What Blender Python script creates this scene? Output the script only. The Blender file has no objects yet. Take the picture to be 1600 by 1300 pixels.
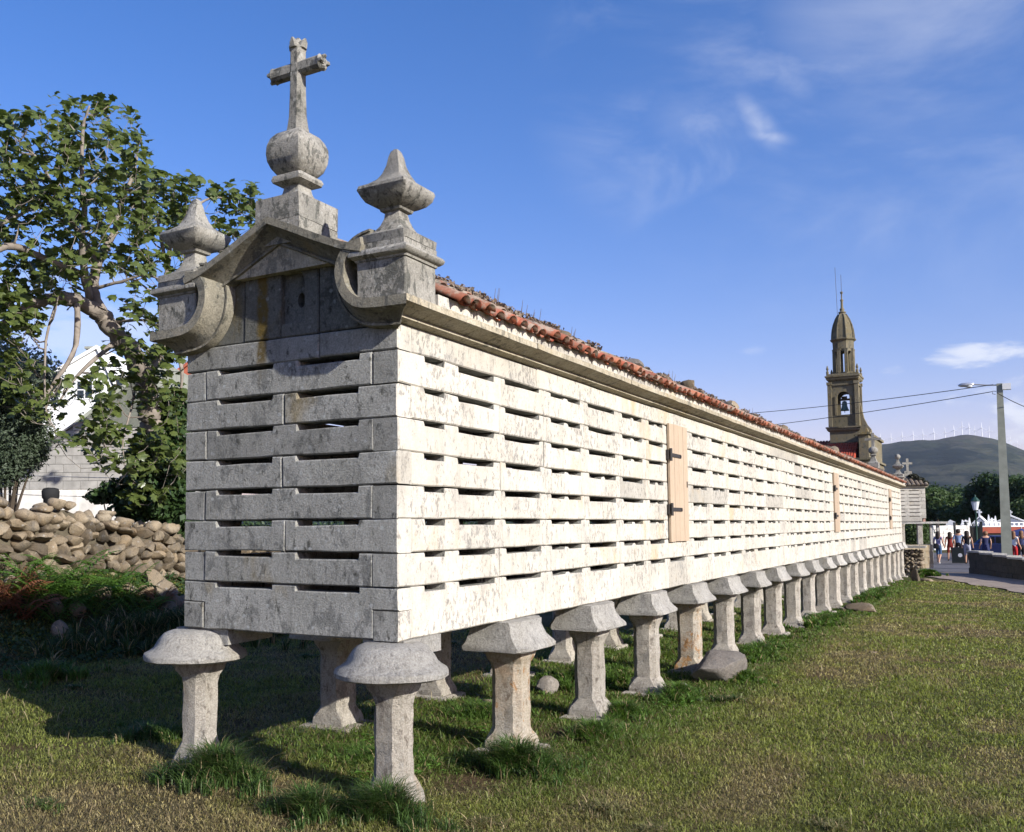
import bpy, bmesh, math, random
import numpy as np
from mathutils import Vector, Matrix

rnd = random.Random(7)
scene = bpy.context.scene
C = scene.collection

# ------------------------------------------------------------------ camera, sky, sun, exposure
CAM = np.array([3.1858, -4.8048, 0.7026])
YAW, PIT, ROL, FPX, SX, SY = -.5274, .0665, -.0063, 1467.361, -92.5951, 73.6692
FW = np.array([math.sin(YAW)*math.cos(PIT), math.cos(YAW)*math.cos(PIT), math.sin(PIT)])
R0 = np.array([math.cos(YAW), -math.sin(YAW), 0.])
U0 = np.cross(R0, FW)
RT = R0*math.cos(ROL)+U0*math.sin(ROL)
UP = -R0*math.sin(ROL)+U0*math.cos(ROL)

def at(x, y, D):
    """a place D metres deep, seen at pixel x,y of the photograph"""
    return Vector(CAM+D*(FW+RT*(x-800-SX)/FPX-UP*(y-650-SY)/FPX))

cam_d = bpy.data.cameras.new("camera")
cam = bpy.data.objects.new("camera", cam_d)
C.objects.link(cam)
m = Matrix.Identity(4)
for i in range(3):
    m[i][0] = RT[i]; m[i][1] = UP[i]; m[i][2] = -FW[i]; m[i][3] = CAM[i]
cam.matrix_world = m
cam_d.sensor_width = 36
cam_d.sensor_fit = 'HORIZONTAL'
cam_d.lens = FPX/1600*36
cam_d.shift_x = -SX/1600
cam_d.shift_y = SY/1600
cam_d.clip_start = .05
cam_d.clip_end = 20000
scene.camera = cam

SUNV = Vector((1, -.25, .46)).normalized()
sun_d = bpy.data.lights.new("sun", 'SUN')
sun_d.energy = 5
sun_d.angle = math.radians(.55)
sun_d.color = (1, .962, .89)
sun = bpy.data.objects.new("sun", sun_d)
sun.rotation_euler = SUNV.to_track_quat('Z', 'Y').to_euler()
sun.location = (20, -10, 20)
C.objects.link(sun)

world = bpy.data.worlds.new("World")
scene.world = world
world.use_nodes = True
wn, wl = world.node_tree.nodes, world.node_tree.links
wn.clear()
def wnode(t, **k):
    n = wn.new(t)
    for a, b in k.items(): setattr(n, a, b)
    return n
sky = wnode('ShaderNodeTexSky', sky_type='NISHITA', sun_disc=False)
sky.sun_elevation = math.asin(SUNV.z)
sky.sun_rotation = math.atan2(SUNV.x, SUNV.y)
sky.altitude = 0
sky.air_density = 1.15
sky.dust_density = .35
sky.ozone_density = 3.2
bg = wnode('ShaderNodeBackground')
bg.inputs[1].default_value = .079
out = wnode('ShaderNodeOutputWorld')
tc = wnode('ShaderNodeTexCoord')
def vdot(vec_socket, d):
    n = wnode('ShaderNodeVectorMath', operation='DOT_PRODUCT')
    wl.new(vec_socket, n.inputs[0]); n.inputs[1].default_value = d
    return n.outputs['Value']
def wmath(op, a, b=None, c=None, clamp=False):
    n = wnode('ShaderNodeMath', operation=op, use_clamp=clamp)
    for i, v in enumerate((a, b, c)):
        if v is None: continue
        if isinstance(v, (int, float)): n.inputs[i].default_value = v
        else: wl.new(v, n.inputs[i])
    return n.outputs[0]
def wrange(v, a, b, c=0., d=1.):
    n = wnode('ShaderNodeMapRange', interpolation_type='SMOOTHSTEP')
    wl.new(v, n.inputs[0])
    for i, q in enumerate((a, b, c, d)): n.inputs[i+1].default_value = q
    return n.outputs[0]
def wnoise(scale, detail, rough, vscale, dist=0., off=(0, 0, 0), rot=(0, 0, 0)):
    mp = wnode('ShaderNodeMapping')
    mp.inputs['Scale'].default_value = vscale
    mp.inputs['Location'].default_value = off
    mp.inputs['Rotation'].default_value = rot
    wl.new(tc.outputs['Generated'], mp.inputs[0])
    n = wnode('ShaderNodeTexNoise')
    n.inputs['Scale'].default_value = scale
    n.inputs['Detail'].default_value = detail
    n.inputs['Roughness'].default_value = rough
    n.inputs['Distortion'].default_value = dist
    wl.new(mp.outputs[0], n.inputs['Vector'])
    return n.outputs[0]
def wdir(x, y):
    v = FW+RT*(x-800-SX)/FPX-UP*(y-650-SY)/FPX
    return tuple(v/np.linalg.norm(v))
GEN = tc.outputs['Generated']
# thin high cirrus: a broad veil, streaked by stretched noise
veil = wmath('MULTIPLY', wrange(vdot(GEN, wdir(1420, 110)), .955, .999), wrange(wnoise(2.6, 7, .62, (1, 1, 2.4), .6, (3, 1, 2), (0, .5, .3)), .40, .78))
veil2 = wmath('MULTIPLY', wrange(vdot(GEN, wdir(1080, 130)), .985, .9993), wrange(wnoise(7, 7, .6, (1, 1, 2.2), .8, (1, 5, 2), (0, -.6, .2)), .42, .8))
def blob(x, y, wx, wy, ang, pw=1.3, off=(0, 2, 2)):
    d = Vector(wdir(x, y)); r_ = Vector((d.y, -d.x, 0)).normalized(); u_ = r_.cross(d)
    ca, sa = math.cos(ang), math.sin(ang)
    a = wmath('DIVIDE', vdot(GEN, tuple(r_*ca+u_*sa)), wx); b = wmath('DIVIDE', vdot(GEN, tuple(u_*ca-r_*sa)), wy)
    b = wmath('SUBTRACT', b, wmath('DIVIDE', d.dot(u_*ca-r_*sa), wy)) 
    r2 = wmath('ADD', wmath('MULTIPLY', a, a), wmath('MULTIPLY', b, b))
    nz = wnoise(30, 6, .6, (1, 1, 1.4), .7, off, (0, .8, 0))
    g = wmath('MULTIPLY', wmath('POWER', 2.718, wmath('MULTIPLY', r2, -pw)), wmath('MULTIPLY_ADD', nz, 1.5, -.12))
    return wmath('MULTIPLY', g, wrange(vdot(GEN, tuple(d)), .6, .7), None, True)
wisp = wmath('MAXIMUM', blob(1184, 190, .026, .010, -.95, 1.1), blob(1200, 212, .020, .007, -.35, 1.5))
wisp2 = blob(1235, 122, .03, .014, -.8, 1.2, (6, 2, 2))
topc = wmath('MULTIPLY', wrange(vdot(GEN, wdir(1480, -60)), .985, .9995), wrange(wnoise(3, 7, .6, (1, 1, 3), .4, (9, 2, 2)), .3, .7))
# low cumulus puffs above the horizon, flat-bottomed bands at several bearings
sep = wnode('ShaderNodeSeparateXYZ'); wl.new(GEN, sep.inputs[0])
Z = sep.outputs[2]
def puff(x, y, wx, wz, offs, amt, sc=16):
    d = wdir(x, y)
    h = math.hypot(d[0], d[1]); side = (d[1]/h, -d[0]/h, 0)
    a = wmath('DIVIDE', vdot(GEN, side), wx)
    b = wmath('DIVIDE', wmath('SUBTRACT', Z, d[2]), wz)
    r2 = wmath('ADD', wmath('MULTIPLY', a, a), wmath('MULTIPLY', b, b))
    front = wrange(vdot(GEN, d), .6, .7)
    nz = wnoise(sc, 7, .6, (1, 1, 3.2), .3, offs)
    v = wmath('SUBTRACT', wmath('MULTIPLY_ADD', nz, 4.2, -1.35), r2)
    return wmath('MULTIPLY', wmath('MULTIPLY', wrange(v, -.1, 1.1), amt), front)
puffs = [puff(1535, 556, .062, .013, (2, 2, 2), .75), puff(1392, 577, .028, .008, (7, 1, 2), .38), puff(1592, 668, .03, .030, (4, 4, 1), .75),
         puff(1175, 549, .018, .006, (1, 8, 4), .2), puff(175, 520, .12, .05, (5, 5, 5), .4), puff(60, 470, .14, .05, (15, 5, 5), .3), puff(1900, 600, .2, .03, (6, 5, 9), .6)]
acc = wmath('MULTIPLY', veil, .32)
for s, a in ((veil2, .22), (wisp, .62), (wisp2, .22), (topc, .3)):
    acc = wmath('MAXIMUM', acc, wmath('MULTIPLY', s, a))
for p_ in puffs: acc = wmath('MAXIMUM', acc, p_)
mixc = wnode('ShaderNodeMix', data_type='RGBA')
shs = wnode('ShaderNodeHueSaturation'); shs.inputs['Saturation'].default_value = 1.32
wl.new(sky.outputs[0], shs.inputs['Color'])
stint = wnode('ShaderNodeMix', data_type='RGBA', blend_type='MULTIPLY'); stint.inputs[0].default_value = 1
wl.new(shs.outputs[0], stint.inputs[6]); stint.inputs[7].default_value = (1.62, 1.08, 1.36, 1)
wl.new(acc, mixc.inputs[0]); wl.new(stint.outputs[2], mixc.inputs[6])
mixc.inputs[7].default_value = (7.2, 7.4, 8.0, 1)
# low-air brightening of the sky toward the horizon is the Nishita model's own
wl.new(mixc.outputs[2], bg.inputs[0])
wl.new(bg.outputs[0], out.inputs[0])

vs = scene.view_settings
vs.view_transform = 'Standard'
vs.look = 'None'
vs.gamma = 1
vs.use_curve_mapping = False
vs.exposure = 0.78

# ------------------------------------------------------------------ materials
MATS = {}
class NT:
    def __init__(s, name, rough=.9, spec=.25):
        s.m = bpy.data.materials.new(name); s.m.use_nodes = True
        s.t = s.m.node_tree; s.n = s.t.nodes; s.l = s.t.links
        s.b = s.n['Principled BSDF']
        s.b.inputs['Roughness'].default_value = rough
        s.b.inputs['Specular IOR Level'].default_value = spec
        s.geo = s.n.new('ShaderNodeNewGeometry')
        s.info = s.n.new('ShaderNodeObjectInfo')
        MATS[name] = s.m
    def vec(s, scale=(1, 1, 1), obj=False, shift=0.):
        mp = s.n.new('ShaderNodeMapping'); mp.inputs['Scale'].default_value = scale
        if obj:
            t = s.n.new('ShaderNodeTexCoord'); s.l.new(t.outputs['Object'], mp.inputs[0])
        else: s.l.new(s.geo.outputs['Position'], mp.inputs[0])
        if shift:
            c = s.n.new('ShaderNodeVectorMath'); c.operation = 'SCALE'
            c.inputs[0].default_value = (shift, shift*1.7, shift*.6)
            s.l.new(s.info.outputs['Random'], c.inputs['Scale'])
            s.l.new(c.outputs[0], mp.inputs['Location'])
        return mp.outputs[0]
    def noise(s, scale, detail=4, rough=.55, v=None, dist=0):
        n = s.n.new('ShaderNodeTexNoise')
        n.inputs['Scale'].default_value = scale; n.inputs['Detail'].default_value = detail
        n.inputs['Roughness'].default_value = rough; n.inputs['Distortion'].default_value = dist
        s.l.new(v if v is not None else s.vec(), n.inputs['Vector'])
        return n.outputs[0]
    def voro(s, scale, v=None, feature='F1'):
        n = s.n.new('ShaderNodeTexVoronoi'); n.feature = feature
        n.inputs['Scale'].default_value = scale
        s.l.new(v if v is not None else s.vec(), n.inputs['Vector'])
        return n.outputs['Distance']
    def rng(s, v, a, b, c=0., d=1.):
        n = s.n.new('ShaderNodeMapRange'); s.l.new(v, n.inputs[0])
        for i, q in enumerate((a, b, c, d)): n.inputs[i+1].default_value = q
        return n.outputs[0]
    def math(s, op, a, b=0.):
        n = s.n.new('ShaderNodeMath'); n.operation = op
        for i, v in enumerate((a, b)):
            if isinstance(v, (int, float)): n.inputs[i].default_value = v
            else: s.l.new(v, n.inputs[i])
        return n.outputs[0]
    def mix(s, f, a, b, mode='MIX'):
        n = s.n.new('ShaderNodeMix'); n.data_type = 'RGBA'; n.blend_type = mode
        for i, v in ((0, f), (6, a), (7, b)):
            if isinstance(v, (int, float)): n.inputs[i].default_value = v
            elif isinstance(v, tuple): n.inputs[i].default_value = (*v, 1) if len(v) == 3 else v
            else: s.l.new(v, n.inputs[i])
        return n.outputs[2]
    def col(s, v):
        if isinstance(v, tuple): s.b.inputs['Base Color'].default_value = (*v, 1)
        else: s.l.new(v, s.b.inputs['Base Color'])
    def bump(s, h, strength=.5, dist=.01):
        n = s.n.new('ShaderNodeBump'); n.inputs['Strength'].default_value = strength
        n.inputs['Distance'].default_value = dist
        s.l.new(h, n.inputs['Height']); s.l.new(n.outputs[0], s.b.inputs['Normal'])
    def attr(s, name):
        n = s.n.new('ShaderNodeAttribute'); n.attribute_name = name
        return n.outputs['Color']

def granite(name, a, b, grey, dark, pale, ochre, k_grey=.5, k_dark=.4, k_pale=.3, k_ochre=.2, bump=.7, bd=.006, tint=.14, sc=1., fs=13, grain=.6, odd=0, stain=0):
    s = NT(name, .93, .15)
    v = s.vec(shift=3.)
    c = s.mix(s.rng(s.noise(2.2*sc, 5, .6, v), .3, .7), a, b)
    fl = s.noise(fs*sc, 9, .72, s.vec((1, 1, .6), shift=7.), .35)
    msk = s.rng(s.noise(1.3*sc, 3, .5, s.vec(shift=1.)), .36, .62, -.055, .045)
    c = s.mix(s.rng(s.math('ADD', fl, msk), .555, .60, 0, k_grey), c, grey)
    fl2 = s.noise(17*sc, 7, .7, s.vec((1, 1, .6), shift=11.), .3)
    c = s.mix(s.rng(fl2, .56, .66, 0, k_dark), c, dark)
    big = s.noise(2.6*sc, 6, .7, s.vec((1, 1, .8), shift=1.5))
    c = s.mix(s.rng(big, .50, .66, 0, k_grey*.45), c, grey)
    stk = s.noise(9*sc, 5, .7, s.vec((1, 1, .16), shift=2.5))
    c = s.mix(s.rng(stk, .54, .68, 0, k_dark*.35), c, dark)
    pv = s.math('MULTIPLY', s.rng(s.voro(14*sc, s.vec((1, 1, 1), shift=5.)), .14, .24, 1, 0), s.rng(s.noise(3.1*sc, 3, .5, v), .46, .56))
    c = s.mix(s.math('MULTIPLY', pv, k_pale), c, pale)
    oc = s.rng(s.noise(1.6*sc, 5, .65, s.vec((1, 1, .45), shift=2.)), .60, .74, 0, k_ochre)
    c = s.mix(oc, c, ochre)
    gr = s.noise(75, 4, .85); gr2 = s.noise(28, 3, .6)
    c = s.mix(s.rng(gr, .40, .60, .0, grain), c, s.mix(1., c, (.46, .44, .42), 'MULTIPLY'))
    c = s.mix(s.rng(gr2, .50, .64, .0, grain*.45), c, s.mix(1., c, (.62, .61, .60), 'MULTIPLY'))
    r = s.rng(s.info.outputs['Random'], 0, 1, 1-tint, 1+tint*.6)
    if stain:   # an old ochre algae run down the gable left of the niche
        sx = s.n.new('ShaderNodeSeparateXYZ'); s.l.new(s.geo.outputs['Position'], sx.inputs[0])
        wv = s.math('ADD', sx.outputs[0], s.math('MULTIPLY', s.noise(7, 4, .6), .07))
        dx = s.math('ABSOLUTE', s.math('ADD', wv, 1.075))
        m1 = s.rng(dx, .030, .055, 1, 0); m2 = s.rng(sx.outputs[2], 1.74, 1.84, 0, 1); m3 = s.rng(s.noise(22, 5, .7), .35, .5, .35, 1)
        c = s.mix(s.math('MULTIPLY', s.math('MULTIPLY', m1, m2), s.math('MULTIPLY', m3, .85)), c, (.115, .075, .012))
    if odd: r = s.math('MULTIPLY', r, s.rng(s.info.outputs['Random'], .90, .94, 1, .74))
    hs = s.n.new('ShaderNodeHueSaturation'); s.l.new(r, hs.inputs['Value']); s.l.new(c, hs.inputs['Color'])
    s.col(hs.outputs[0])
    h = s.math('ADD', s.math('MULTIPLY', gr, 1.5), s.math('MULTIPLY', gr2, .9))
    h = s.math('ADD', h, s.math('MULTIPLY', s.noise(9, 2, .5), .8))
    s.bump(h, bump, bd)
    return s.m

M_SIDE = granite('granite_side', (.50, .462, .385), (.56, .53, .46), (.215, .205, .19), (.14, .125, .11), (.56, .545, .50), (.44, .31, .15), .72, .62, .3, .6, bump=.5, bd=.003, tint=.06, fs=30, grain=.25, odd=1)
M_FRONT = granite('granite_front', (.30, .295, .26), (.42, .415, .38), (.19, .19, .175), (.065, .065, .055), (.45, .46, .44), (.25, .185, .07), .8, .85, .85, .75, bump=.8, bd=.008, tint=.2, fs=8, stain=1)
M_TYMP_SHADED = granite('granite_gable_shaded', (.13, .13, .112), (.19, .19, .17), (.075, .076, .066), (.035, .035, .028), (.32, .33, .31), (.16, .11, .02), .8, .8, .7, .9, bump=.8, bd=.008, tint=.1, fs=6, stain=1)  # shade under the gable mouldings darkens this colour, besides lichen and ochre run
M_CAP = granite('granite_cap', (.50, .475, .42), (.60, .58, .53), (.33, .32, .30), (.11, .10, .09), (.56, .55, .52), (.40, .28, .12), .5, .5, .6, .35, bump=1, bd=.016)
M_PILL = granite('granite_pillar', (.50, .45, .37), (.60, .56, .49), (.25, .22, .19), (.11, .085, .06), (.52, .50, .46), (.42, .22, .06), .55, .7, .4, .6, bump=1., bd=.014, tint=.15)
M_PILLO = granite('iron_stained_granite', (.50, .42, .30), (.60, .55, .46), (.46, .22, .06), (.13, .08, .045), (.55, .51, .44), (.46, .20, .04), .8, .6, .4, .95, bump=1., bd=.014, tint=.05)
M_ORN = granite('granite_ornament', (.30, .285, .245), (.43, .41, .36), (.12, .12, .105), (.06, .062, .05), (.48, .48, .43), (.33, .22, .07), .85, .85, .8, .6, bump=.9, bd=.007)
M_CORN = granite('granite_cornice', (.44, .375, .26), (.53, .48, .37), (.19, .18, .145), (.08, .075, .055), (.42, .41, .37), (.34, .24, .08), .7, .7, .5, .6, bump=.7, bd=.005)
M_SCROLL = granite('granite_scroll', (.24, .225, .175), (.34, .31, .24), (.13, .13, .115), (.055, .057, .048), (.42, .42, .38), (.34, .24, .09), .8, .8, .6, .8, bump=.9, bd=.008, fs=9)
M_CHURCH = granite('church_granite', (.17, .14, .075), (.25, .22, .155), (.14, .135, .11), (.04, .04, .03), (.38, .37, .32), (.40, .26, .05), .85, .9, .4, .8, bump=.4, bd=.03, sc=.22, tint=.08)
M_FIELD = granite('field_stone', (.235, .175, .11), (.36, .30, .215), (.19, .175, .155), (.065, .055, .04), (.48, .46, .42), (.38, .25, .12), .5, .5, .6, .5, bump=.9, bd=.012, tint=.5, sc=.8)
M_BOULD = granite('boulder_stone', (.26, .23, .20), (.33, .30, .26), (.20, .19, .18), (.10, .09, .08), (.40, .38, .35), (.30, .22, .12), .5, .6, .3, .3, bump=1, bd=.012)

def flat(name, c, rough=.8, spec=.3, var=.12, sc=8., bump=.0, metal=0.):
    s = NT(name, rough, spec)
    n = s.noise(sc, 5, .6, s.vec(shift=4.))
    s.col(s.mix(s.rng(n, .3, .7), tuple(x*(1-var) for x in c), tuple(min(1, x*(1+var)) for x in c)))
    s.b.inputs['Metallic'].default_value = metal
    if bump: s.bump(s.noise(sc*6, 4, .6), bump, .01)
    return s.m

# roof tile: orange clay with pale and dark lichen
s = NT('clay_tile', .85, .2)
v = s.vec(shift=5.)
c = s.mix(s.info.outputs['Random'], (.27, .062, .032), (.34, .125, .065))
c = s.mix(s.rng(s.noise(2.2, 4, .6), .40, .62), c, s.mix(1., c, (.55, .5, .5), 'MULTIPLY'))
c = s.mix(s.rng(s.noise(6, 6, .7, v), .50, .60, 0, .8), c, (.27, .235, .19))
c = s.mix(s.rng(s.noise(15, 6, .7, v), .56, .64, 0, .8), c, (.07, .06, .045))
up = s.n.new('ShaderNodeSeparateXYZ'); s.l.new(s.geo.outputs['Position'], up.inputs[0])
age = s.rng(up.outputs[2], 2.16, 2.36, 0, .75)   # lichen has grown over the upper courses, not the renewed eave course
c = s.mix(s.math('MULTIPLY', age, s.rng(s.noise(9, 6, .7), .35, .5)), c, (.26, .235, .19))
c = s.mix(s.math('MULTIPLY', age, s.rng(s.noise(22, 5, .7), .5, .6)), c, (.08, .075, .06))
s.col(c); s.bump(s.noise(60, 4, .6), .4, .004)
M_TILE = s.m
s = NT('old_tile', .9, .2)
c = s.mix(s.rng(s.noise(2.5, 6, .7), .4, .6), (.17, .12, .09), (.24, .20, .15))
s.col(s.mix(s.rng(s.noise(7, 6, .7), .5, .6, 0, .7), c, (.07, .06, .05)))
M_OLDT = s.m
s = NT('church_tile', .85, .2)
s.col(s.mix(s.rng(s.noise(.8, 6, .7), .4, .65), (.38, .07, .035), (.26, .06, .04)))
M_CTILE = s.m

# pine door boards
s = NT('door_wood', .7, .3)
g = s.noise(14, 6, .6, s.vec((1, 6, .5), shift=9.))
c = s.mix(s.rng(g, .3, .7), (.35, .26, .18), (.42, .335, .24))
c = s.mix(s.rng(s.noise(40, 4, .6, s.vec((1, 4, .3), shift=9.)), .58, .66, 0, .5), c, (.27, .16, .08))
hs = s.n.new('ShaderNodeHueSaturation'); s.l.new(s.rng(s.info.outputs['Random'], 0, 1, .9, 1.08), hs.inputs['Value']); s.l.new(c, hs.inputs['Color'])
s.col(hs.outputs[0]); s.bump(g, .2, .004)
M_DOOR = s.m
M_IRON = flat('black_iron', (.03, .025, .022), .6, .4)
M_CONC = flat('pole_concrete', (.27, .28, .23), .9, .2, .15, 3)
M_BLOCK = flat('concrete_block', (.34, .325, .30), .95, .1, .22, 3.5, .5)
M_RENDER = flat('white_render', (.74, .74, .72), .9, .2, .05, 1.5)
M_LILAC = flat('grey_render', (.50, .50, .56), .9, .2, .05, 1.5)
M_LIME = flat('limewash', (.66, .63, .58), .95, .1, .25, 2.2, .5)
M_RED = flat('brick_red_paint', (.27, .07, .045), .9, .2, .12, 2)
M_DARKM = flat('dark_metal', (.02, .025, .022), .5, .4)
M_GREENM = flat('green_metal', (.015, .05, .035), .5, .4)
M_GLASS = flat('dark_glass', (.02, .025, .03), .08, .6, .05)
M_BLUE = flat('blue_car_paint', (.02, .05, .16), .25, .6, .05)
M_CHROME = flat('lamp_metal', (.55, .56, .58), .35, .5, .05, metal=.6)
M_LAMPG = flat('lamp_glass', (.62, .65, .68), .15, .5, .03)
M_RUB = flat('rubber', (.02, .02, .02), .8, .2)
M_BRONZE = flat('bronze', (.10, .16, .14), .5, .4, metal=.5)
M_SKIN = flat('skin', (.42, .24, .16), .6, .3, .04)
M_HAIR = flat('hair', (.025, .015, .01), .6, .3)
M_HAIR2 = flat('brown_hair', (.16, .08, .04), .6, .3)
def cloth(n, c): return flat(n, c, .9, .1, .1, 12)
M_SHOE = cloth('white_shoe', (.7, .7, .7)); M_LAV = cloth('lavender_cloth', (.30, .26, .38)); M_DENIM = cloth('denim', (.05, .09, .17))
M_REDC = cloth('red_cloth', (.38, .03, .03)); M_DRED = cloth('dark_red_cloth', (.16, .025, .02)); M_BCL = cloth('blue_cloth', (.16, .22, .36))
M_BLK = cloth('black_cloth', (.015, .015, .018)); M_NAVY = cloth('navy_cloth', (.03, .035, .08)); M_WCL = cloth('white_cloth', (.75, .75, .75)); M_KHAKI = cloth('pale_shorts', (.32, .32, .38))
M_PARASOL = cloth('blue_parasol_cloth', (.04, .06, .17))
M_BARK = flat('fig_bark', (.215, .185, .155), .95, .1, .3, 6, .7)
M_BARK2 = flat('tree_bark', (.07, .055, .04), .95, .1, .3, 4)

def leafmat(name, c1, c2, c3, trans=.35, rough=.55, att=False, spec=.3):
    s = NT(name, rough, spec)
    if att:
        base = s.attr('Col')
    else:
        r = s.info.outputs['Random']
        n = s.noise(7, 3, .6)
        base = s.mix(s.rng(n, .35, .65), c1, c2)
        base = s.mix(s.rng(s.noise(23, 3, .6), .55, .7, 0, .7), base, c3)
    s.col(base)
    tr = s.n.new('ShaderNodeBsdfTranslucent')
    hs = s.n.new('ShaderNodeHueSaturation'); hs.inputs['Saturation'].default_value = 1.15; hs.inputs['Value'].default_value = 1.5
    if isinstance(base, tuple): hs.inputs['Color'].default_value = (*base, 1)
    else: s.l.new(base, hs.inputs['Color'])
    s.l.new(hs.outputs[0], tr.inputs[0])
    mx = s.n.new('ShaderNodeMixShader'); mx.inputs[0].default_value = trans
    o = s.n['Material Output']
    s.l.new(s.b.outputs[0], mx.inputs[1]); s.l.new(tr.outputs[0], mx.inputs[2]); s.l.new(mx.outputs[0], o.inputs[0])
    return s.m
M_LEAF = leafmat('fig_leaf', (.055, .078, .019), (.105, .135, .035), (.20, .225, .07), .30, .36, spec=.6)
M_IVY = leafmat('ivy_leaf', (.022, .045, .014), (.04, .075, .02), (.07, .11, .03), .2)
M_SHRUB = leafmat('shrub_leaf', (.045, .065, .035), (.075, .10, .06), (.11, .13, .085), .2)
M_FERN = leafmat('fern_green', (.06, .13, .02), (.10, .20, .03), (.15, .25, .045), .35)
M_BRACK = leafmat('dead_bracken', (.19, .065, .03), (.25, .10, .05), (.30, .15, .08), .25)
M_WOOD1 = leafmat('woodland_leaf', (.020, .042, .012), (.036, .064, .018), (.060, .088, .026), .2)
M_WOOD2 = leafmat('light_woodland_leaf', (.036, .064, .016), (.058, .092, .024), (.09, .125, .034), .2)
M_GRASS = leafmat('grass_blade', None, None, None, .38, .5, True)
M_WEED = leafmat('roof_weed', (.13, .085, .055), (.19, .15, .11), (.28, .26, .22), .1)

# ------------------------------------------------------------------ object helpers
def put(name, verts, faces, mat=None, parent=None, smooth=False, mats=None, fm=None, kind=None, loc=None):
    me = bpy.data.meshes.new(name)
    me.from_pydata([tuple(v) for v in verts], [], faces)
    for mm in (mats or [mat]): me.materials.append(mm)
    if fm is not None: me.polygons.foreach_set('material_index', fm)
    if smooth: me.polygons.foreach_set('use_smooth', [True]*len(me.polygons))
    me.update()
    if smooth == 'auto':
        me.set_sharp_from_angle(angle=math.radians(38))
    return link(name, me, parent, kind, loc)
def link(name, me, parent=None, kind=None, loc=None):
    o = bpy.data.objects.new(name, me)
    C.objects.link(o)
    if parent: o.parent = parent
    if kind: o['kind'] = kind
    if loc is not None: o.location = loc
    return o
def tag(o, label=None, cat=None, group=None, kind=None):
    if label: o['label'] = label
    if cat: o['category'] = cat
    if group: o['group'] = group
    if kind: o['kind'] = kind
    return o
def thing(name, label, cat, loc=(0, 0, 0), rz=0, group=None):
    o = bpy.data.objects.new(name, None); C.objects.link(o)
    o.empty_display_size = .2
    o.location = loc; o.rotation_euler = (0, 0, rz)
    return tag(o, label, cat, group)
class Mb:
    """collects shapes into one mesh"""
    def __init__(s): s.v = []; s.f = []; s.m = []
    def add(s, verts, faces, mi=0):
        k = len(s.v); s.v += [tuple(v) for v in verts]; s.f += [tuple(i+k for i in f) for f in faces]; s.m += [mi]*len(faces)
    def box(s, a, b, mi=0, rz=0, jit=0):
        x0, y0, z0 = a; x1, y1, z1 = b
        vs_ = [(x0, y0, z0), (x1, y0, z0), (x1, y1, z0), (x0, y1, z0), (x0, y0, z1), (x1, y0, z1), (x1, y1, z1), (x0, y1, z1)]
        if jit: vs_ = [tuple(c_+rnd.uniform(-jit, jit) for c_ in v_) for v_ in vs_]
        s.add(vs_, [(0, 3, 2, 1), (4, 5, 6, 7), (0, 1, 5, 4), (1, 2, 6, 5), (2, 3, 7, 6), (3, 0, 4, 7)], mi)
    def loft(s, rings, mi=0, caps=True, closed=True):
        k = len(s.v); n = len(rings[0])
        for r in rings: s.v += [tuple(p) for p in r]
        cnt = 0
        for i in range(len(rings)-1):
            for j in range(n if closed else n-1):
                a = k+i*n+j; b = k+i*n+(j+1) % n
                s.f.append((a, b, b+n, a+n)); cnt += 1
        if caps:
            s.f.append(tuple(k+j for j in reversed(range(n)))); s.f.append(tuple(k+(len(rings)-1)*n+j for j in range(n))); cnt += 2
        s.m += [mi]*cnt
    def tube(s, pts, rads, n=6, mi=0, caps=True):
        pts = [Vector(p) for p in pts]; rings = []
        for i, p in enumerate(pts):
            d = (pts[min(i+1, len(pts)-1)]-pts[max(i-1, 0)]).normalized()
            a = d.cross(Vector((.13, .3, 1))).normalized() if abs(d.z) < .95 else d.cross(Vector((1, .1, 0))).normalized()
            b = d.cross(a)
            r = rads[i] if isinstance(rads, (list, tuple)) else rads
            rings.append([p+a*r*math.cos(t)+b*r*math.sin(t) for t in [2*math.pi*j/n for j in range(n)]])
        s.loft(rings, mi, caps)
    def build(s, name, mat, parent=None, smooth=False, mats=None, kind=None, loc=None):
        return put(name, s.v, s.f, mat, parent, smooth, mats, s.m if mats else None, kind, loc)

def sring(cx, cy, z, hx, hy, e=2., n=24, jit=0.):
    r = []
    for j in range(n):
        t = 2*math.pi*(j+.5)/n; c_, s_ = math.cos(t), math.sin(t)
        k = (abs(c_)**e+abs(s_)**e)**(-1/e)
        q = 1+rnd.uniform(-jit, jit)
        r.append((cx+hx*k*c_*q, cy+hy*k*s_*q, z+rnd.uniform(-jit, jit)*.15))
    return r

def sq_rings(cx, cy, prof, e=None, n=4, round_=.12, jit=.0):
    """stack of square rings with slightly cut corners: prof = [(half, z)]"""
    R = []
    for h, z in prof:
        k = h*(1-round_)
        pts = [(h, -k), (h, k), (k, h), (-k, h), (-h, k), (-h, -k), (-k, -h), (k, -h)]
        R.append([(cx+a+rnd.uniform(-jit, jit), cy+b+rnd.uniform(-jit, jit), z+rnd.uniform(-jit, jit)*.3) for a, b in pts])
    return R

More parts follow.
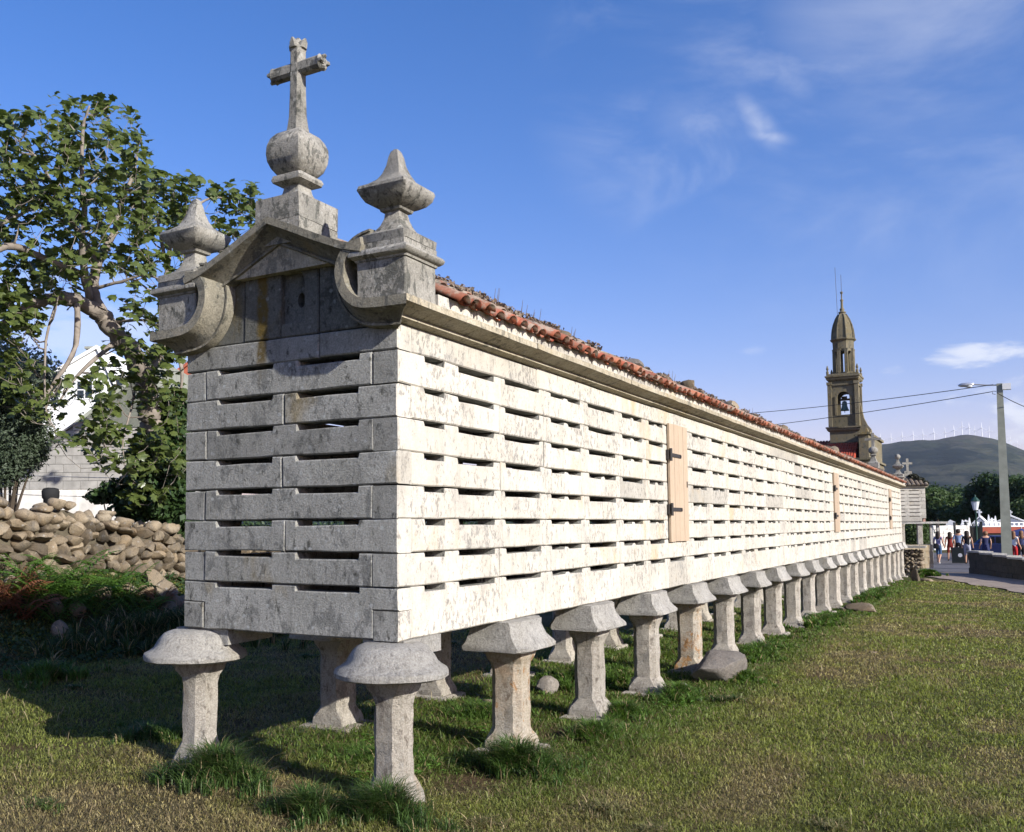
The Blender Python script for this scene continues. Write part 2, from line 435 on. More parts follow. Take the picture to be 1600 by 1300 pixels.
def vnoise2(seed, n=64):
    g = np.random.RandomState(seed).rand(n, n)
    def f(x, y, sc):
        x = np.asarray(x)*sc; y = np.asarray(y)*sc
        xi = np.floor(x).astype(int); yi = np.floor(y).astype(int)
        fx = x-xi; fy = y-yi; fx = fx*fx*(3-2*fx); fy = fy*fy*(3-2*fy)
        a = g[xi % n, yi % n]; b = g[(xi+1) % n, yi % n]; c_ = g[xi % n, (yi+1) % n]; d = g[(xi+1) % n, (yi+1) % n]
        return (a*(1-fx)+b*fx)*(1-fy)+(c_*(1-fx)+d*fx)*fy
    return f
N1, N2, N3 = vnoise2(1), vnoise2(2), vnoise2(3)
def sst(x, a, b):
    t = np.clip((np.asarray(x, float)-a)/(b-a), 0, 1)
    return t*t*(3-2*t)
def wall_x(y): return -8.85+0*np.asarray(y)
def ground(x, y):
    x = np.asarray(x, float); y = np.asarray(y, float)
    z = -1.0-.0088*np.clip(y, 0, 60)
    z = z+.035*np.clip(-1.2-x, 0, 5)
    z = z+.95*sst(-x, 5.9, 9.0)*(1-.5*sst(y, 3.5, 9.0))*(1-sst(y, 25, 60))
    near = 1-sst(y, 36, 42)
    z = z+near*(.05*(N1(x, y, .45)-.5)+.035*(N2(x, y, 1.6)-.5))
    z = z+.09*np.exp(-((x+1.2)**2+(y+.25)**2)/.16)+.06*np.exp(-((x-.1)**2+(y+.3)**2)/.2)
    far = sst(np.hypot(x, y), 110, 400)
    return z-far*1.0
def gz(x, y): return float(ground(x, y))

# ------------------------------------------------------------------ ground
def dryness(x, y):
    """0 lush .. 1 straw"""
    b = .62*N1(x+7, y, .55)+.38*N2(x, y+3, 2.3)
    d = sst(b, .40, .72)
    d = d*(1-.85*sst(-np.abs(x+.6), -1.9, -1.1)*sst(y, -.6, .6)*(1-sst(y, 34, 36)))
    st = .25*np.exp(-(((x+1.6)/1.1)**2+((y+.85)/.35)**2))*sst(N2(x, y, 2.7), .25, .6)+.8*np.exp(-(((x+.9)/.5)**2+((y+.15)/.3)**2))+.9*np.exp(-(((x-.1)/.28)**2+((y-.75)/.35)**2))+.9*np.exp(-(((x-.05)/.3)**2+((y-2.4)/.35)**2))
    return np.clip(d*.8+st*.9, 0, 1)
def bare(x, y):
    st = np.exp(-(((x-.02)/.22)**2+((y-.85)/.3)**2))+np.exp(-(((x-.05)/.25)**2+((y-2.45)/.3)**2))+np.exp(-(((x+.75)/.5)**2+((y+.1)/.2)**2))*.8
    m_ = sst(N3(x+2, y, .9)*.6+N2(x, y, 3.1)*.4, .66, .82)*.7
    return np.clip(st+m_, 0, 1)
def grade(a, b, step, gr, far):
    out_ = [0.]
    st = step
    while out_[-1] < far:
        out_.append(out_[-1]+st); st *= gr
    return out_
xs = list(np.arange(-11, 9, .13)); ys = list(np.arange(-5.2, 40, .13))
g1 = grade(0, 0, .3, 1.12, 9000)
xs = [xs[0]-q for q in reversed(g1[1:])]+xs+[xs[-1]+q for q in g1[1:]]
ys = [ys[0]-q for q in reversed(g1[1:])]+ys+[ys[-1]+q for q in g1[1:]]
X, Y = np.meshgrid(np.array(xs), np.array(ys), indexing='ij')
Zg = ground(X, Y)
nx, ny = X.shape
V = np.stack([X, Y, Zg], -1).reshape(-1, 3)
idx = np.arange(nx*ny).reshape(nx, ny)
F = np.stack([idx[:-1, :-1], idx[1:, :-1], idx[1:, 1:], idx[:-1, 1:]], -1).reshape(-1, 4)
def npmesh(name, V, F, mat, smooth=True):
    me = bpy.data.meshes.new(name)
    k = F.shape[1]
    me.vertices.add(len(V)); me.vertices.foreach_set('co', V.astype(np.float32).ravel())
    me.loops.add(F.size); me.loops.foreach_set('vertex_index', F.astype(np.int32).ravel())
    me.polygons.add(len(F)); me.polygons.foreach_set('loop_start', np.arange(0, F.size, k, dtype=np.int32))
    me.polygons.foreach_set('loop_total', np.full(len(F), k, dtype=np.int32))
    if smooth: me.polygons.foreach_set('use_smooth', np.ones(len(F), bool))
    me.update(calc_edges=True)
    me.materials.append(mat)
    return me
def setcol(me, cols):
    a = me.color_attributes.new('Col', 'FLOAT_COLOR', 'POINT')
    a.data.foreach_set('color', np.concatenate([cols, np.ones((len(cols), 1))], 1).astype(np.float32).ravel())
def grasscol(x, y, r):
    d = dryness(x, y)[:, None]
    lush = np.array([.178, .200, .056]); mid = np.array([.25, .235, .092]); straw = np.array([.37, .30, .175])
    c_ = lush*(1-np.clip(d*2.2, 0, 1))+mid*np.clip(d*2.2, 0, 1)
    k = np.clip((d-.45)*1.5, 0, 1)
    return c_*(1-k)+straw*k
s = NT('ground_soil', .97, .1)
base = s.attr('Col')
n = s.noise(38, 5, .7); n2 = s.noise(5, 4, .6)
c = s.mix(s.rng(n, .35, .7, 0, .8), base, s.mix(1., base, (.35, .38, .35), 'MULTIPLY'))
c = s.mix(s.rng(n2, .5, .7, 0, .35), c, (.10, .085, .035))
s.col(c); s.bump(s.math('ADD', n, s.noise(9, 5, .6)), 1., .05)
M_GROUND = s.m
gm = npmesh('ground', V, F, M_GROUND)
fx, fy = V[:, 0], V[:, 1]
gc = grasscol(fx, fy, None)*.5
br = bare(fx, fy)[:, None]
gc = gc*(1-br)+np.array([.15, .095, .055])*br
farc = sst(np.hypot(fx, fy), 60, 140)[:, None]
gc = gc*(1-farc)+np.array([.05, .07, .02])*farc
setcol(gm, gc)
link('ground', gm, kind='structure')['label'] = 'mown meadow with dry straw patches beside the granary'

# ------------------------------------------------------------------ road and path
def sheet(name, poly, lift, mat, label, nsub=14):
    """a ground-hugging sheet from two polylines (left side, right side)"""
    A, B = poly
    def samp(P, t):
        L = [0]
        for a, b in zip(P, P[1:]): L.append(L[-1]+math.dist(a, b))
        q = t*L[-1]
        for i in range(len(P)-1):
            if q <= L[i+1]+1e-9:
                k = (q-L[i])/(L[i+1]-L[i]); return (P[i][0]*(1-k)+P[i+1][0]*k, P[i][1]*(1-k)+P[i+1][1]*k)
        return P[-1]
    nu, nv = 60, 12
    vs_, fs_ = [], []
    for i in range(nu+1):
        a = samp(A, i/nu); b = samp(B, i/nu)
        for j in range(nv+1):
            x = a[0]*(1-j/nv)+b[0]*j/nv; y = a[1]*(1-j/nv)+b[1]*j/nv
            e = .05*math.sin(i*1.7)+.04*math.sin(i*.63+2)
            if j in (0, nv): x += e
            vs_.append((x, y, gz(x, y)+lift))
    for i in range(nu):
        for j in range(nv):
            a = i*(nv+1)+j; fs_.append((a, a+1, a+nv+2, a+nv+1))
    o = put(name, vs_, fs_, mat, smooth=True, kind='structure'); o['label'] = label
    return o
M_ASPH = flat('asphalt', (.125, .12, .125), .95, .1, .15, 3, .5)
M_DIRT = flat('trodden_earth', (.26, .215, .18), .98, .05, .2, 2.5, .6)
sheet('path', ([(.2, 35.2), (1.15, 32.9), (1.95, 30.3), (2.85, 27.4), (3.7, 24.2), (4.9, 20.5), (6.6, 15), (9, 8)], [(.2, 39.0), (2.3, 38.2), (2.9, 35.5), (4.0, 32.4), (5.6, 27.8), (7.4, 22.5), (9.5, 16), (12.5, 8.5)]), .03, M_DIRT, 'trodden earth path between the meadow and the parapet')
sheet('road', ([(-3, 38.4), (-3, 60), (-4, 72)], [(2.25, 38.3), (4.5, 55), (9, 72)]), .045, M_ASPH, 'grey asphalt road at the end of the granary')

# ------------------------------------------------------------------ far hills
prof_px = [(900, 760), (1100, 735), (1200, 715), (1300, 703), (1367, 697), (1390, 697), (1412, 694), (1444, 691.5), (1465, 691.5), (1487, 686), (1500, 683), (1512, 682), (1525, 683), (1555, 689), (1577, 696.5), (1600, 705.5), (1660, 728), (1760, 752), (1900, 770)]
azs, els = [], []
for x, y in prof_px:
    v = np.array(at(x, y, 1.))-CAM
    azs.append(math.atan2(v[0], v[1])); els.append(v[2]/math.hypot(v[0], v[1]))
def ridge(az): return np.interp(az, azs, els, left=.02, right=.015)
na, nd = 420, 110
A_ = np.linspace(-1.6, 1.0, na); D_ = np.geomspace(700, 7600, nd)
AA, DD = np.meshgrid(A_, D_, indexing='ij')
HX, HY = CAM[0]+DD*np.sin(AA), CAM[1]+DD*np.cos(AA)
peak = 4300.
hh = ridge(AA)*peak
t = sst(DD, 900, peak)**1.25
nz = (N1(HX, HY, .0021)-.5)*.34+(N2(HX, HY, .0055)-.5)*.16+(N3(HX, HY, .017)-.5)*.05
tb = 1-sst(DD, peak, 7600)
H = hh*t*tb*(1+nz*(1-np.clip((DD-1500)/(peak-1500), 0, 1)**3)*1.7)-3
H = np.where(DD < 750, -3, H)
V = np.stack([HX, HY, H], -1).reshape(-1, 3)
idx = np.arange(na*nd).reshape(na, nd)
F = np.stack([idx[:-1, :-1], idx[:-1, 1:], idx[1:, 1:], idx[1:, :-1]], -1).reshape(-1, 4)[:, ::-1]
s = NT('hillside', .98, .05)
n = s.noise(.0018, 6, .6); n2 = s.noise(.006, 7, .65, s.vec((1, 1, 3))); n3 = s.noise(.0009, 4, .5)
c = s.mix(s.rng(n, .42, .56), (.022, .032, .020), (.07, .065, .038))
c = s.mix(s.rng(n2, .47, .53, 0, .9), c, (.010, .018, .012))
c = s.mix(s.rng(n3, .52, .62, 0, .6), c, (.10, .11, .045))
zz = s.n.new('ShaderNodeSeparateXYZ'); s.l.new(s.geo.outputs['Position'], zz.inputs[0])
c = s.mix(s.rng(zz.outputs[2], 210, 300, 0, .75), c, s.mix(s.rng(n2, .4, .6), (.095, .07, .055), (.105, .11, .05)))
c = s.mix(s.rng(s.noise(.02, 6, .7, s.vec((1, 1, 2.5))), .45, .6, 0, .6), c, s.mix(1., c, (.45, .5, .5), 'MULTIPLY'))
c = s.mix(s.rng(s.noise(.012, 5, .7), .66, .7, 0, .5), c, (.22, .19, .14))
s.col(s.mix(1., c, (.62, .66, .72), 'MULTIPLY')); s.bump(n2, 1., 30)
hm = npmesh('hills', V, F, s.m)
link('hills', hm, kind='structure')['label'] = 'long dark heath covered ridge behind the village'
# pale firebreak track on the ridge face
M_TRACK = flat('track_earth', (.27, .24, .18), .95, .1, .1, .05)
def hill_z(x, y):
    d = math.hypot(x-CAM[0], y-CAM[1]); a = math.atan2(x-CAM[0], y-CAM[1])
    i = np.interp(a, A_, np.arange(na)); j = np.interp(d, D_, np.arange(nd))
    i0, j0 = int(i), int(j); i1, j1 = min(i0+1, na-1), min(j0+1, nd-1); fi, fj = i-i0, j-j0
    return float((H[i0, j0]*(1-fi)+H[i1, j0]*fi)*(1-fj)+(H[i0, j1]*(1-fi)+H[i1, j1]*fi)*fj)
def track(pts, w, name):
    P = []
    for (x0, d0), (x1, d1) in zip(pts, pts[1:]):
        for k in range(14):
            q = k/14; P.append((x0*(1-q)+x1*q, d0*(1-q)+d1*q))
    vs_ = []
    for i, (px, d) in enumerate(P):
        v = np.array(at(px, 700, 1.))-CAM; a = math.atan2(v[0], v[1])
        for sgn in (-1, 1):
            aa = a+sgn*w/d/2; x = CAM[0]+d*math.sin(aa); y = CAM[1]+d*math.cos(aa)
            vs_.append((x, y, hill_z(x, y)+2.5))
    o = put(name, vs_, [(2*i, 2*i+1, 2*i+3, 2*i+2) for i in range(len(P)-1)], M_TRACK, kind='structure')
    o['label'] = 'pale firebreak track on the far ridge'

# wind turbines on the ridge
M_TURB = flat('turbine_white', (.8, .8, .8), .5, .3, .02)
def make_turbine():
    t_ = thing('wind_turbine', 'white wind turbine standing on the far ridge', 'wind turbine', group='wind turbines along the ridge')
    b = Mb(); b.tube([(0, 0, -6), (0, 0, 46)], [1.9, 1.2], 8); b.build('tower', M_TURB, t_)
    b = Mb(); b.box((-1.4, -3.6, 45.5), (1.4, 3.6, 48)); nc = b.build('nacelle', M_TURB, t_)
    for k in range(3):
        a = 2*math.pi*k/3
        b = Mb(); b.tube([(0, -4, 47), (11*math.sin(a), -4, 47+11*math.cos(a)), (24*math.sin(a), -4, 47+24*math.cos(a))], [1.0, 1.0, .3], 4)
        b.build('blade', M_TURB, t_)
    return t_
def copy_tree(o, parent=None):
    c_ = o.copy(); C.objects.link(c_)
    if parent: c_.parent = parent
    for ch in list(o.children): copy_tree(ch, c_)
    return c_
tb0 = make_turbine()
turb_px = [1375.7, 1392.7, 1410, 1427.5, 1442.5, 1460, 1477, 1491.6, 1504, 1515.5, 1523.5, 1535, 1546, 1561, 1570, 1579, 1589]
for i, px in enumerate(turb_px):
    v = np.array(at(px, 690, 1.))-CAM; a = math.atan2(v[0], v[1]); d = peak*(1.0+.02*math.sin(i*2.1))
    x, y = CAM[0]+d*math.sin(a), CAM[1]+d*math.cos(a)
    o = tb0 if i == 0 else copy_tree(tb0)
    k = .84+.13*((i*37) % 10)/10 if i < 13 else .68
    o.location = (x, y, hill_z(x, y)-1); o.scale = (k, k, k)
    o.rotation_euler = (0, 0, -.05+.2*math.sin(i*3.3))
    ordn = ['first', 'second', 'third', 'fourth', 'fifth', 'sixth', 'seventh', 'eighth', 'ninth', 'tenth', 'eleventh', 'twelfth', 'thirteenth', 'fourteenth', 'fifteenth', 'sixteenth', 'seventeenth'][i]
    o['label'] = 'white wind turbine on the far ridge, %s counting from the church side' % ordn
    for ch in o.children:
        if ch.name.startswith(('blade', 'nacelle')): pass

# ------------------------------------------------------------------ air
hz = bpy.data.materials.new('haze'); hz.use_nodes = True
hn = hz.node_tree.nodes; hn.remove(hn['Principled BSDF'])
pv_ = hn.new('ShaderNodeVolumePrincipled'); pv_.inputs['Color'].default_value = (.72, .84, 1, 1)
pv_.inputs['Density'].default_value = .00005; pv_.inputs['Anisotropy'].default_value = .25
hz.node_tree.links.new(pv_.outputs[0], hn['Material Output'].inputs['Volume'])
HB = 9400
put('haze', [(x, y, z) for z in (-16, 560) for x, y in ((-HB, -HB), (HB, -HB), (HB, HB), (-HB, HB))], [(0, 3, 2, 1), (4, 5, 6, 7), (0, 1, 5, 4), (1, 2, 6, 5), (2, 3, 7, 6), (3, 0, 4, 7)], hz, kind='stuff')

# ------------------------------------------------------------------ the granary
W, L = 1.814, 33.67
ZT, PIT_Z = 1.966, [1.801-.2107*i for i in range(8)]
TH = .15
G = thing('stone_granary', 'long raised stone granary on mushroom pillars with slotted white walls and a red tile eave', 'granary', (0, 0, 0))

def stone(name, outline, axis, thick, pos=0., parent=G, mats=(M_FRONT, M_SIDE), proud=None, bev=.0085, wob=.004, sub=True, local=False):
    """outline [(u, v)] of a block seen from outside. axis 'y': front face, u = x, outward -y at y=pos. axis 'x': side face, u = y, outward +x"""
    if proud is None: proud = rnd.uniform(-.004, .005)
    P = []
    n = len(outline)
    for i in range(n):
        a = Vector(outline[i]); b = Vector(outline[(i+1) % n]); d = (b-a).length
        P.append(a)
        if sub and d > .3:
            k = min(6, int(d/.22))
            for q in range(1, k): P.append(a.lerp(b, q/k))
    n = len(P)
    area = sum(P[i].x*P[(i+1) % n].y-P[(i+1) % n].x*P[i].y for i in range(n))
    if area < 0: P = P[::-1]
    outp, inp = [], []
    for i in range(n):
        d0 = (P[i]-P[i-1]).normalized(); d1 = (P[(i+1) % n]-P[i]).normalized()
        nn = Vector((-d0.y, d0.x))+Vector((-d1.y, d1.x))
        nn = nn.normalized() if nn.length > 1e-6 else Vector((-d0.y, d0.x))
        sgn = d0.x*d1.y-d0.y*d1.x
        j = Vector((rnd.uniform(-wob, wob), rnd.uniform(-wob, wob)))
        outp.append(P[i]+nn*.0034+j); inp.append(P[i]+nn*(.0034+bev*(1.35 if sgn > .5 else 1))+j)
    def p3(q, dep):
        if axis == 'y': return (q.x, pos-proud+dep, q.y)
        return (pos+proud-dep, q.x, q.y)
    vs_ = [p3(q, 0) for q in inp]+[p3(q, bev) for q in outp]+[p3(q, thick) for q in outp]
    fs_ = [tuple(range(n))]
    for i in range(n):
        j = (i+1) % n
        fs_.append((n+i, n+j, j, i)); fs_.append((2*n+i, 2*n+j, n+j, n+i))
    fs_.append(tuple(2*n+i for i in reversed(range(n))))
    o = put(name, vs_, fs_, parent=parent, mats=list(mats))
    me = o.data
    for p_ in me.polygons:
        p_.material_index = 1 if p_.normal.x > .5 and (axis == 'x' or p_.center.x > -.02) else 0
    return o
def notch(u0, u1, z0, z1, slots, sh=.034, bump=False):
    """block outline with slots cut in its top edge"""
    o = [(u0, z0), (u1, z0), (u1, z1)]
    for a, b in sorted(slots, reverse=True):
        d = sh*rnd.uniform(.85, 1.15)
        o += [(b, z1), (b-.006, z1-d)]
        if bump:
            m_ = (a+b)/2
            o += [(m_+.05, z1-d), (m_+.03, z1-d*.45), (m_-.03, z1-d*.45), (m_-.05, z1-d)]
        o += [(a+.006, z1-d), (a, z1)]
    o.append((u0, z1))
    return o
SL, SR = (-1.507, -1.011), (-.801, -.301)
def bar(i): return PIT_Z[i+1] if i < 7 else 0.
def batter(v):
    return v
def front_wall(par, mats, wob=.004, quoins=False):
    st = lambda ol, **k: stone('stone', ol, 'y', TH, 0, par, mats, wob=wob, **k)
    st([(-W, PIT_Z[0]), (-.62, PIT_Z[0]), (-.62, ZT), (-W, ZT)])
    st([(-.62, PIT_Z[0]), (0, PIT_Z[0]), (0, ZT), (-.62, ZT)])
    for i in range(8):
        z1, z0 = PIT_Z[i], bar(i)
        j = rnd.uniform(-.015, .015)
        if i % 2 == 0:
            st(notch(-1.62+j, -.192+j/2, z0, z1, (SL, SR)))
            st([(-W, z0), (-1.62+j, z0), (-1.62+j, z1), (-W, z1)])
            if quoins: st([(-.19, z0), (0, z0), (0, z1), (-.19, z1)])
        elif i < 7:
            c_ = -.905+j*2
            st(notch(-W, c_, z0, z1, (SL,))); st(notch(c_, 0, z0, z1, (SR,)))
        else:
            q = .185
            st([(-1.62, 0), (-.192, 0), (-.192, q), (0, q), (0, z1), (SR[1], z1), (SR[1], z1-.034), (SR[0], z1-.034), (SR[0], z1), (SL[1], z1), (SL[1], z1-.034), (SL[0], z1-.034), (SL[0], z1), (-W, z1), (-W, q), (-1.62, q)])
            st([(-W, 0), (-1.62, 0), (-1.62, q), (-W, q)])
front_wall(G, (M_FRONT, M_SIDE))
# side face bays: measured slots, doors at three places
slots = [(.31, .57), (.75, 1.28), (1.45, 2.07), (2.28, 2.92), (3.10, 3.79), (3.98, 4.58), (4.79, 5.28)]
door_y = [(5.40, 6.09), (17.35, 18.05), (29.25, 29.95)]
slots += [(6.40, 7.03), (7.31, 7.92), (8.14, 8.80), (9.02, 9.61), (9.81, 10.36), (10.58, 11.16), (11.33, 11.48), (12.10, 12.24), (12.40, 12.75)]
y_ = 12.97
while y_ < 16.9:
    slots.append((y_, y_+.60)); y_ += .82
y_ = 18.35
while y_ < 28.7:
    slots.append((y_, y_+.57)); y_ += .815
y_ = 30.2
while y_ < L-.7:
    slots.append((y_, y_+.57)); y_ += .815
slots = [s_ for s_ in slots if not any(s_[1] > a-.1 and s_[0] < b+.1 for a, b in door_y)]
joint = [0.]
for a, b in zip(slots, slots[1:]):
    g0, g1_ = a[1], b[0]
    dd = [d for d in door_y if d[0] >= g0-.2 and d[1] <= g1_+.3]
    if dd: joint += [dd[0][0], dd[0][1]]
    else: joint.append((g0+g1_)/2)
joint.append(L)
NEAR = 23.5
farst = Mb()
class Far: pass
nstone = 0
def side_stone(ol, thick=TH, y=0):
    global nstone
    if y < NEAR:
        nstone += 1
        return stone('stone', ol, 'x', thick, 0)
    k = len(farst.v)
    o = stone('stone', ol, 'x', thick, 0, sub=False)
    me = o.data
    farst.add([v.co[:] for v in me.vertices], [tuple(p.vertices) for p in me.polygons])
    bpy.data.objects.remove(o); bpy.data.meshes.remove(me)
for i in range(8):
    z1, z0 = PIT_Z[i], bar(i)
    q0 = 0. if i % 2 == 0 else TH
    if i == 7: q0 = TH
    bays = []
    first = True
    for a, b in zip(joint, joint[1:]):
        if any(abs(a-d[0]) < 1e-6 and abs(b-d[1]) < 1e-6 for d in door_y):
            if i in (6, 7) or True:
                bays.append((a, b, 'door')); continue
        bays.append((a, b, 's'))
    # merge the first two bays in each course, as in the wall
    merged = []
    k = 0
    while k < len(bays):
        a, b, t_ = bays[k]
        if k == 0 or (t_ == 's' and k+1 < len(bays) and bays[k+1][2] == 's' and (k*7+i*3) % 5 == 0 and k > 2):
            merged.append((a, bays[k+1][1], 's')); k += 2
        else:
            merged.append((a, b, t_)); k += 1
    prev = q0
    for k, (a, b, t_) in enumerate(merged):
        nb = b
        if t_ == 's' and k+1 < len(merged) and merged[k+1][2] == 's': nb = b+rnd.uniform(-.035, .035)
        if k == len(merged)-1: nb = L
        if t_ == 'door':
            # the doorway is open for courses 0..5; a plain stone with a slot below it
            if i >= 6: side_stone(notch(prev, nb, z0, z1, [(a+.06, b-.06)] if i == 7 else []), y=a)
            prev = nb; continue
        sl = [s_ for s_ in slots if s_[0] >= a-.05 and s_[1] <= b+.05]
        side_stone(notch(prev, nb, z0, z1, sl, .036, bump=(k % 2 == 0 and k > 1)), thick=(.19 if (i % 2 == 0 and k == 0) else TH), y=a)
        prev = nb
    if i == 7:
        stone('stone', [(0, 0), (0, .185), (TH, .185), (TH, 0)], 'x', .19, 0)
# frieze course
fj = [TH, 2.02, 3.3, 4.9, 6.7, 8.7, 10.9, 13.2, 15.6, 18.2, 21, 24, 27, 30, L]
for a, b in zip(fj, fj[1:]):
    side_stone([(a, PIT_Z[0]), (b, PIT_Z[0]), (b, ZT), (a, ZT)], y=a)
farst.build('stone', M_SIDE, G, kind='stuff')
# hidden long wall and end wall, floor, inner ends
b = Mb()
for i in range(8):
    z1, z0 = PIT_Z[i], bar(i)
    b.box((-W, TH, z0), (-W+TH, L-TH, z1-.035))
    y_ = .2
    while y_ < L-.4:
        b.box((-W+.003, y_, z1-.035), (-W+TH-.003, y_+.22, z1)); y_ += .83
b.box((-W, TH, PIT_Z[0]), (-W+TH, L-TH, ZT))
b.box((-W, L-TH, 0), (0-TH-.002, L, ZT))
b.build('rear_wall', M_FRONT, G)
b = Mb(); b.box((-W+.16, .19, .004), (-.2, L-.2, .07)); b.build('floor_slab', M_CORN, G)

# cornice: profile (drop, projection)
CT = 2.087
prof = [(0, -.30), (0, .18), (.042, .182), (.048, .165), (.056, .13), (.070, .095), (.083, .06), (.089, .05), (.092, .062), (.104, .062), (.108, .045), (.121, -.01)]
dirs = 1.
b = Mb(); N = len(prof)
segs = [.0]
y_ = .75
cuts = []
while y_ < L: cuts.append(y_); y_ += rnd.uniform(.9, 1.6)
prev = 0.
def corn_piece(y0, y1, start, name='cornice_stone', parent=G):
    bb = Mb(); nn = max(2, int((y1-y0)/.35)+1)
    rings = []
    g_ = .003
    for k in range(nn+1):
        q = y0+(y1-y0)*k/nn
        w = rnd.uniform(-.004, .004)
        r = []
        for dr, pj in prof:
            yy = q+g_ if k == 0 else q-g_ if k == nn else q
            if start and k == 0: yy = -pj if pj > -.1 else .1
            r.append((pj+(w if .1 < pj else 0), yy, CT-dr+w*.5))
        rings.append(r)
    bb.loft(rings, caps=True)
    return bb.build(name, M_CORN, parent)
pcs = [0.]+[c_ for c_ in cuts]+[L+.05]
stuff = Mb()
for k, (a, c_) in enumerate(zip(pcs, pcs[1:])):
    corn_piece(a, c_, k == 0)
# vertical stone band above the cornice lip, under the tiles
for k, (a, c_) in enumerate(zip(pcs[:], pcs[1:])):
    bb = Mb(); a0 = max(a, .24)
    if c_ <= a0: continue
    bb.box((-.2, a0+.003, CT-.001), (.148+rnd.uniform(-.004, .004), c_-.003, CT+.085)); bb.build('eave_band_stone', M_SIDE, G)
b = Mb(); b.box((-W-.15, .3, ZT), (-W+.2, L, CT+.085)); b.build('rear_cornice', M_CORN, G)

# front scroll cornice and rakes
def strip(name, path, fasc, cav, y0, miter_start=False, back=.30, parent=G, mirror=False, smooth=False):
    """path [(x, z)] of the free (upper/inner) edge; the moulding grows to the left of travel"""
    pr_ = [(0., -back), (0., .0), (fasc, .002), (fasc+.008, -.015), (fasc+cav*.14, -.05), (fasc+cav*.36, -.09), (fasc+cav*.62, -.12), (fasc+cav*.72, -.13), (fasc+cav*.76, -.118), (fasc+cav*.9, -.118), (fasc+cav*.93, -.135), (fasc+cav, -.19)]
    rings = []
    n = len(path)
    for i, (x, z) in enumerate(path):
        p0 = path[max(i-1, 0)]; p1 = path[min(i+1, n-1)]
        d = Vector((p1[0]-p0[0], p1[1]-p0[1])).normalized(); nx_, nz_ = -d.y, d.x
        sc = 1.
        r = []
        for off, dep in pr_:
            X_ = x+nx_*off*sc; Y_ = y0-dep; Z_ = z+nz_*off*sc
            if miter_start and i == 0: X_ = min(.18, .18+dep) if dep > -.19 else -.01
            if mirror: X_ = -W-X_
            r.append((X_, Y_, Z_))
        rings.append(r)
    bb = Mb(); bb.loft(rings, caps=True)
    if mirror: bb.f = [tuple(reversed(f)) for f in bb.f]
    bb.m = bb.m
    return bb.build(name, M_SCROLL, parent, smooth='auto')
cpath = [(.18, 2.087), (-.02, 2.09), (-.13, 2.098), (-.184, 2.112), (-.228, 2.143), (-.258, 2.178), (-.279, 2.22), (-.290, 2.262), (-.292, 2.301), (-.284, 2.338), (-.268, 2.37), (-.245, 2.393), (-.205, 2.409), (-.15, 2.418)]
cp2 = []
for i, p_ in enumerate(cpath):
    if i == 0 or i == len(cpath)-1: cp2.append(p_); continue
    a_, b_ = cpath[i-1], cpath[i+1]
    cp2.append((p_[0]*.75+(a_[0]+p_[0])*.125, p_[1]*.75+(a_[1]+p_[1])*.125)); cp2.append((p_[0]*.75+(b_[0]+p_[0])*.125, p_[1]*.75+(b_[1]+p_[1])*.125))
APX = (-W/2, 2.742)
for mir in (False, True):
    strip('scroll_cornice', cp2, .078 if False else .062, .10, -.18, True, mirror=mir)
    strip('gable_rake', [(-.145, 2.436), (-.30, 2.476), (-.5, 2.560), (-.7, 2.652), APX], .046, .11, -.186, mirror=mir)

# tympanum
TZ0 = ZT
def ty(x): return 2.60-abs(x+W/2)*.44
def tz(x): return min(ty(x), 2.62)
yy = .012
L0, L1, R1, R0_ = -1.50, -.952, -.631, -.31
stone('stone', [(-1.72, TZ0), (-1.28, TZ0), (-1.28, tz(-1.28)), (-1.5, 2.3), (-1.60, 2.12)], 'y', .16, yy, mats=(M_TYMP_SHADED, M_TYMP_SHADED))
stone('stone', [(-1.28, TZ0), (L1, TZ0), (L1, tz(L1)), (-1.28, tz(-1.28))], 'y', .16, yy, mats=(M_TYMP_SHADED, M_TYMP_SHADED))
stone('stone', [(R1, TZ0), (-.08, TZ0), (-.2, 2.09), (-.36, 2.2), (-.36, 2.33), (R1, tz(R1))], 'y', .16, yy, mats=(M_TYMP_SHADED, M_TYMP_SHADED))
def cut(target, verts, faces):
    cu = put('cutter', verts, faces)
    md = target.modifiers.new('b', 'BOOLEAN'); md.operation = 'DIFFERENCE'; md.object = cu; md.solver = 'EXACT'
    dg = bpy.context.evaluated_depsgraph_get()
    me = bpy.data.meshes.new_from_object(target.evaluated_get(dg))
    target.modifiers.clear(); old = target.data; target.data = me; bpy.data.meshes.remove(old)
    cm_ = cu.data; bpy.data.objects.remove(cu); bpy.data.meshes.remove(cm_)
def prism_y(pts, y0, y1):
    n = len(pts)
    return [(x, y0, z) for x, z in pts]+[(x, y1, z) for x, z in pts], [tuple(range(n)), tuple(reversed(range(n, 2*n)))]+[(i, n+i, n+(i+1) % n, (i+1) % n) for i in range(n)]
nst = stone('stone', [(L1, TZ0), (R1, TZ0), (R1, tz(R1)), (-W/2, tz(-W/2)), (L1, tz(L1))], 'y', .16, yy-.004, sub=False, wob=0, mats=(M_TYMP_SHADED, M_TYMP_SHADED))
arch = [(-.975, 2.06), (-.745, 2.06)]+[(-.86+.115*math.cos(math.pi*k/10), 2.32+.115*math.sin(math.pi*k/10)) for k in range(11)]
cut(nst, *prism_y(arch, -.2, .05))
cut(nst, *prism_y([(-.805+.032*math.sin(-2*math.pi*k/12), 2.215+.052*math.cos(2*math.pi*k/12)) for k in range(12)], -.2, .15))
b = Mb(); b.box((-1.66, .26, TZ0), (-.15, .42, 2.2)); b.box((-1.3, .26, 2.2), (-.5, .42, 2.45)); b.build('gable_backing', M_CORN, G)
b = Mb()
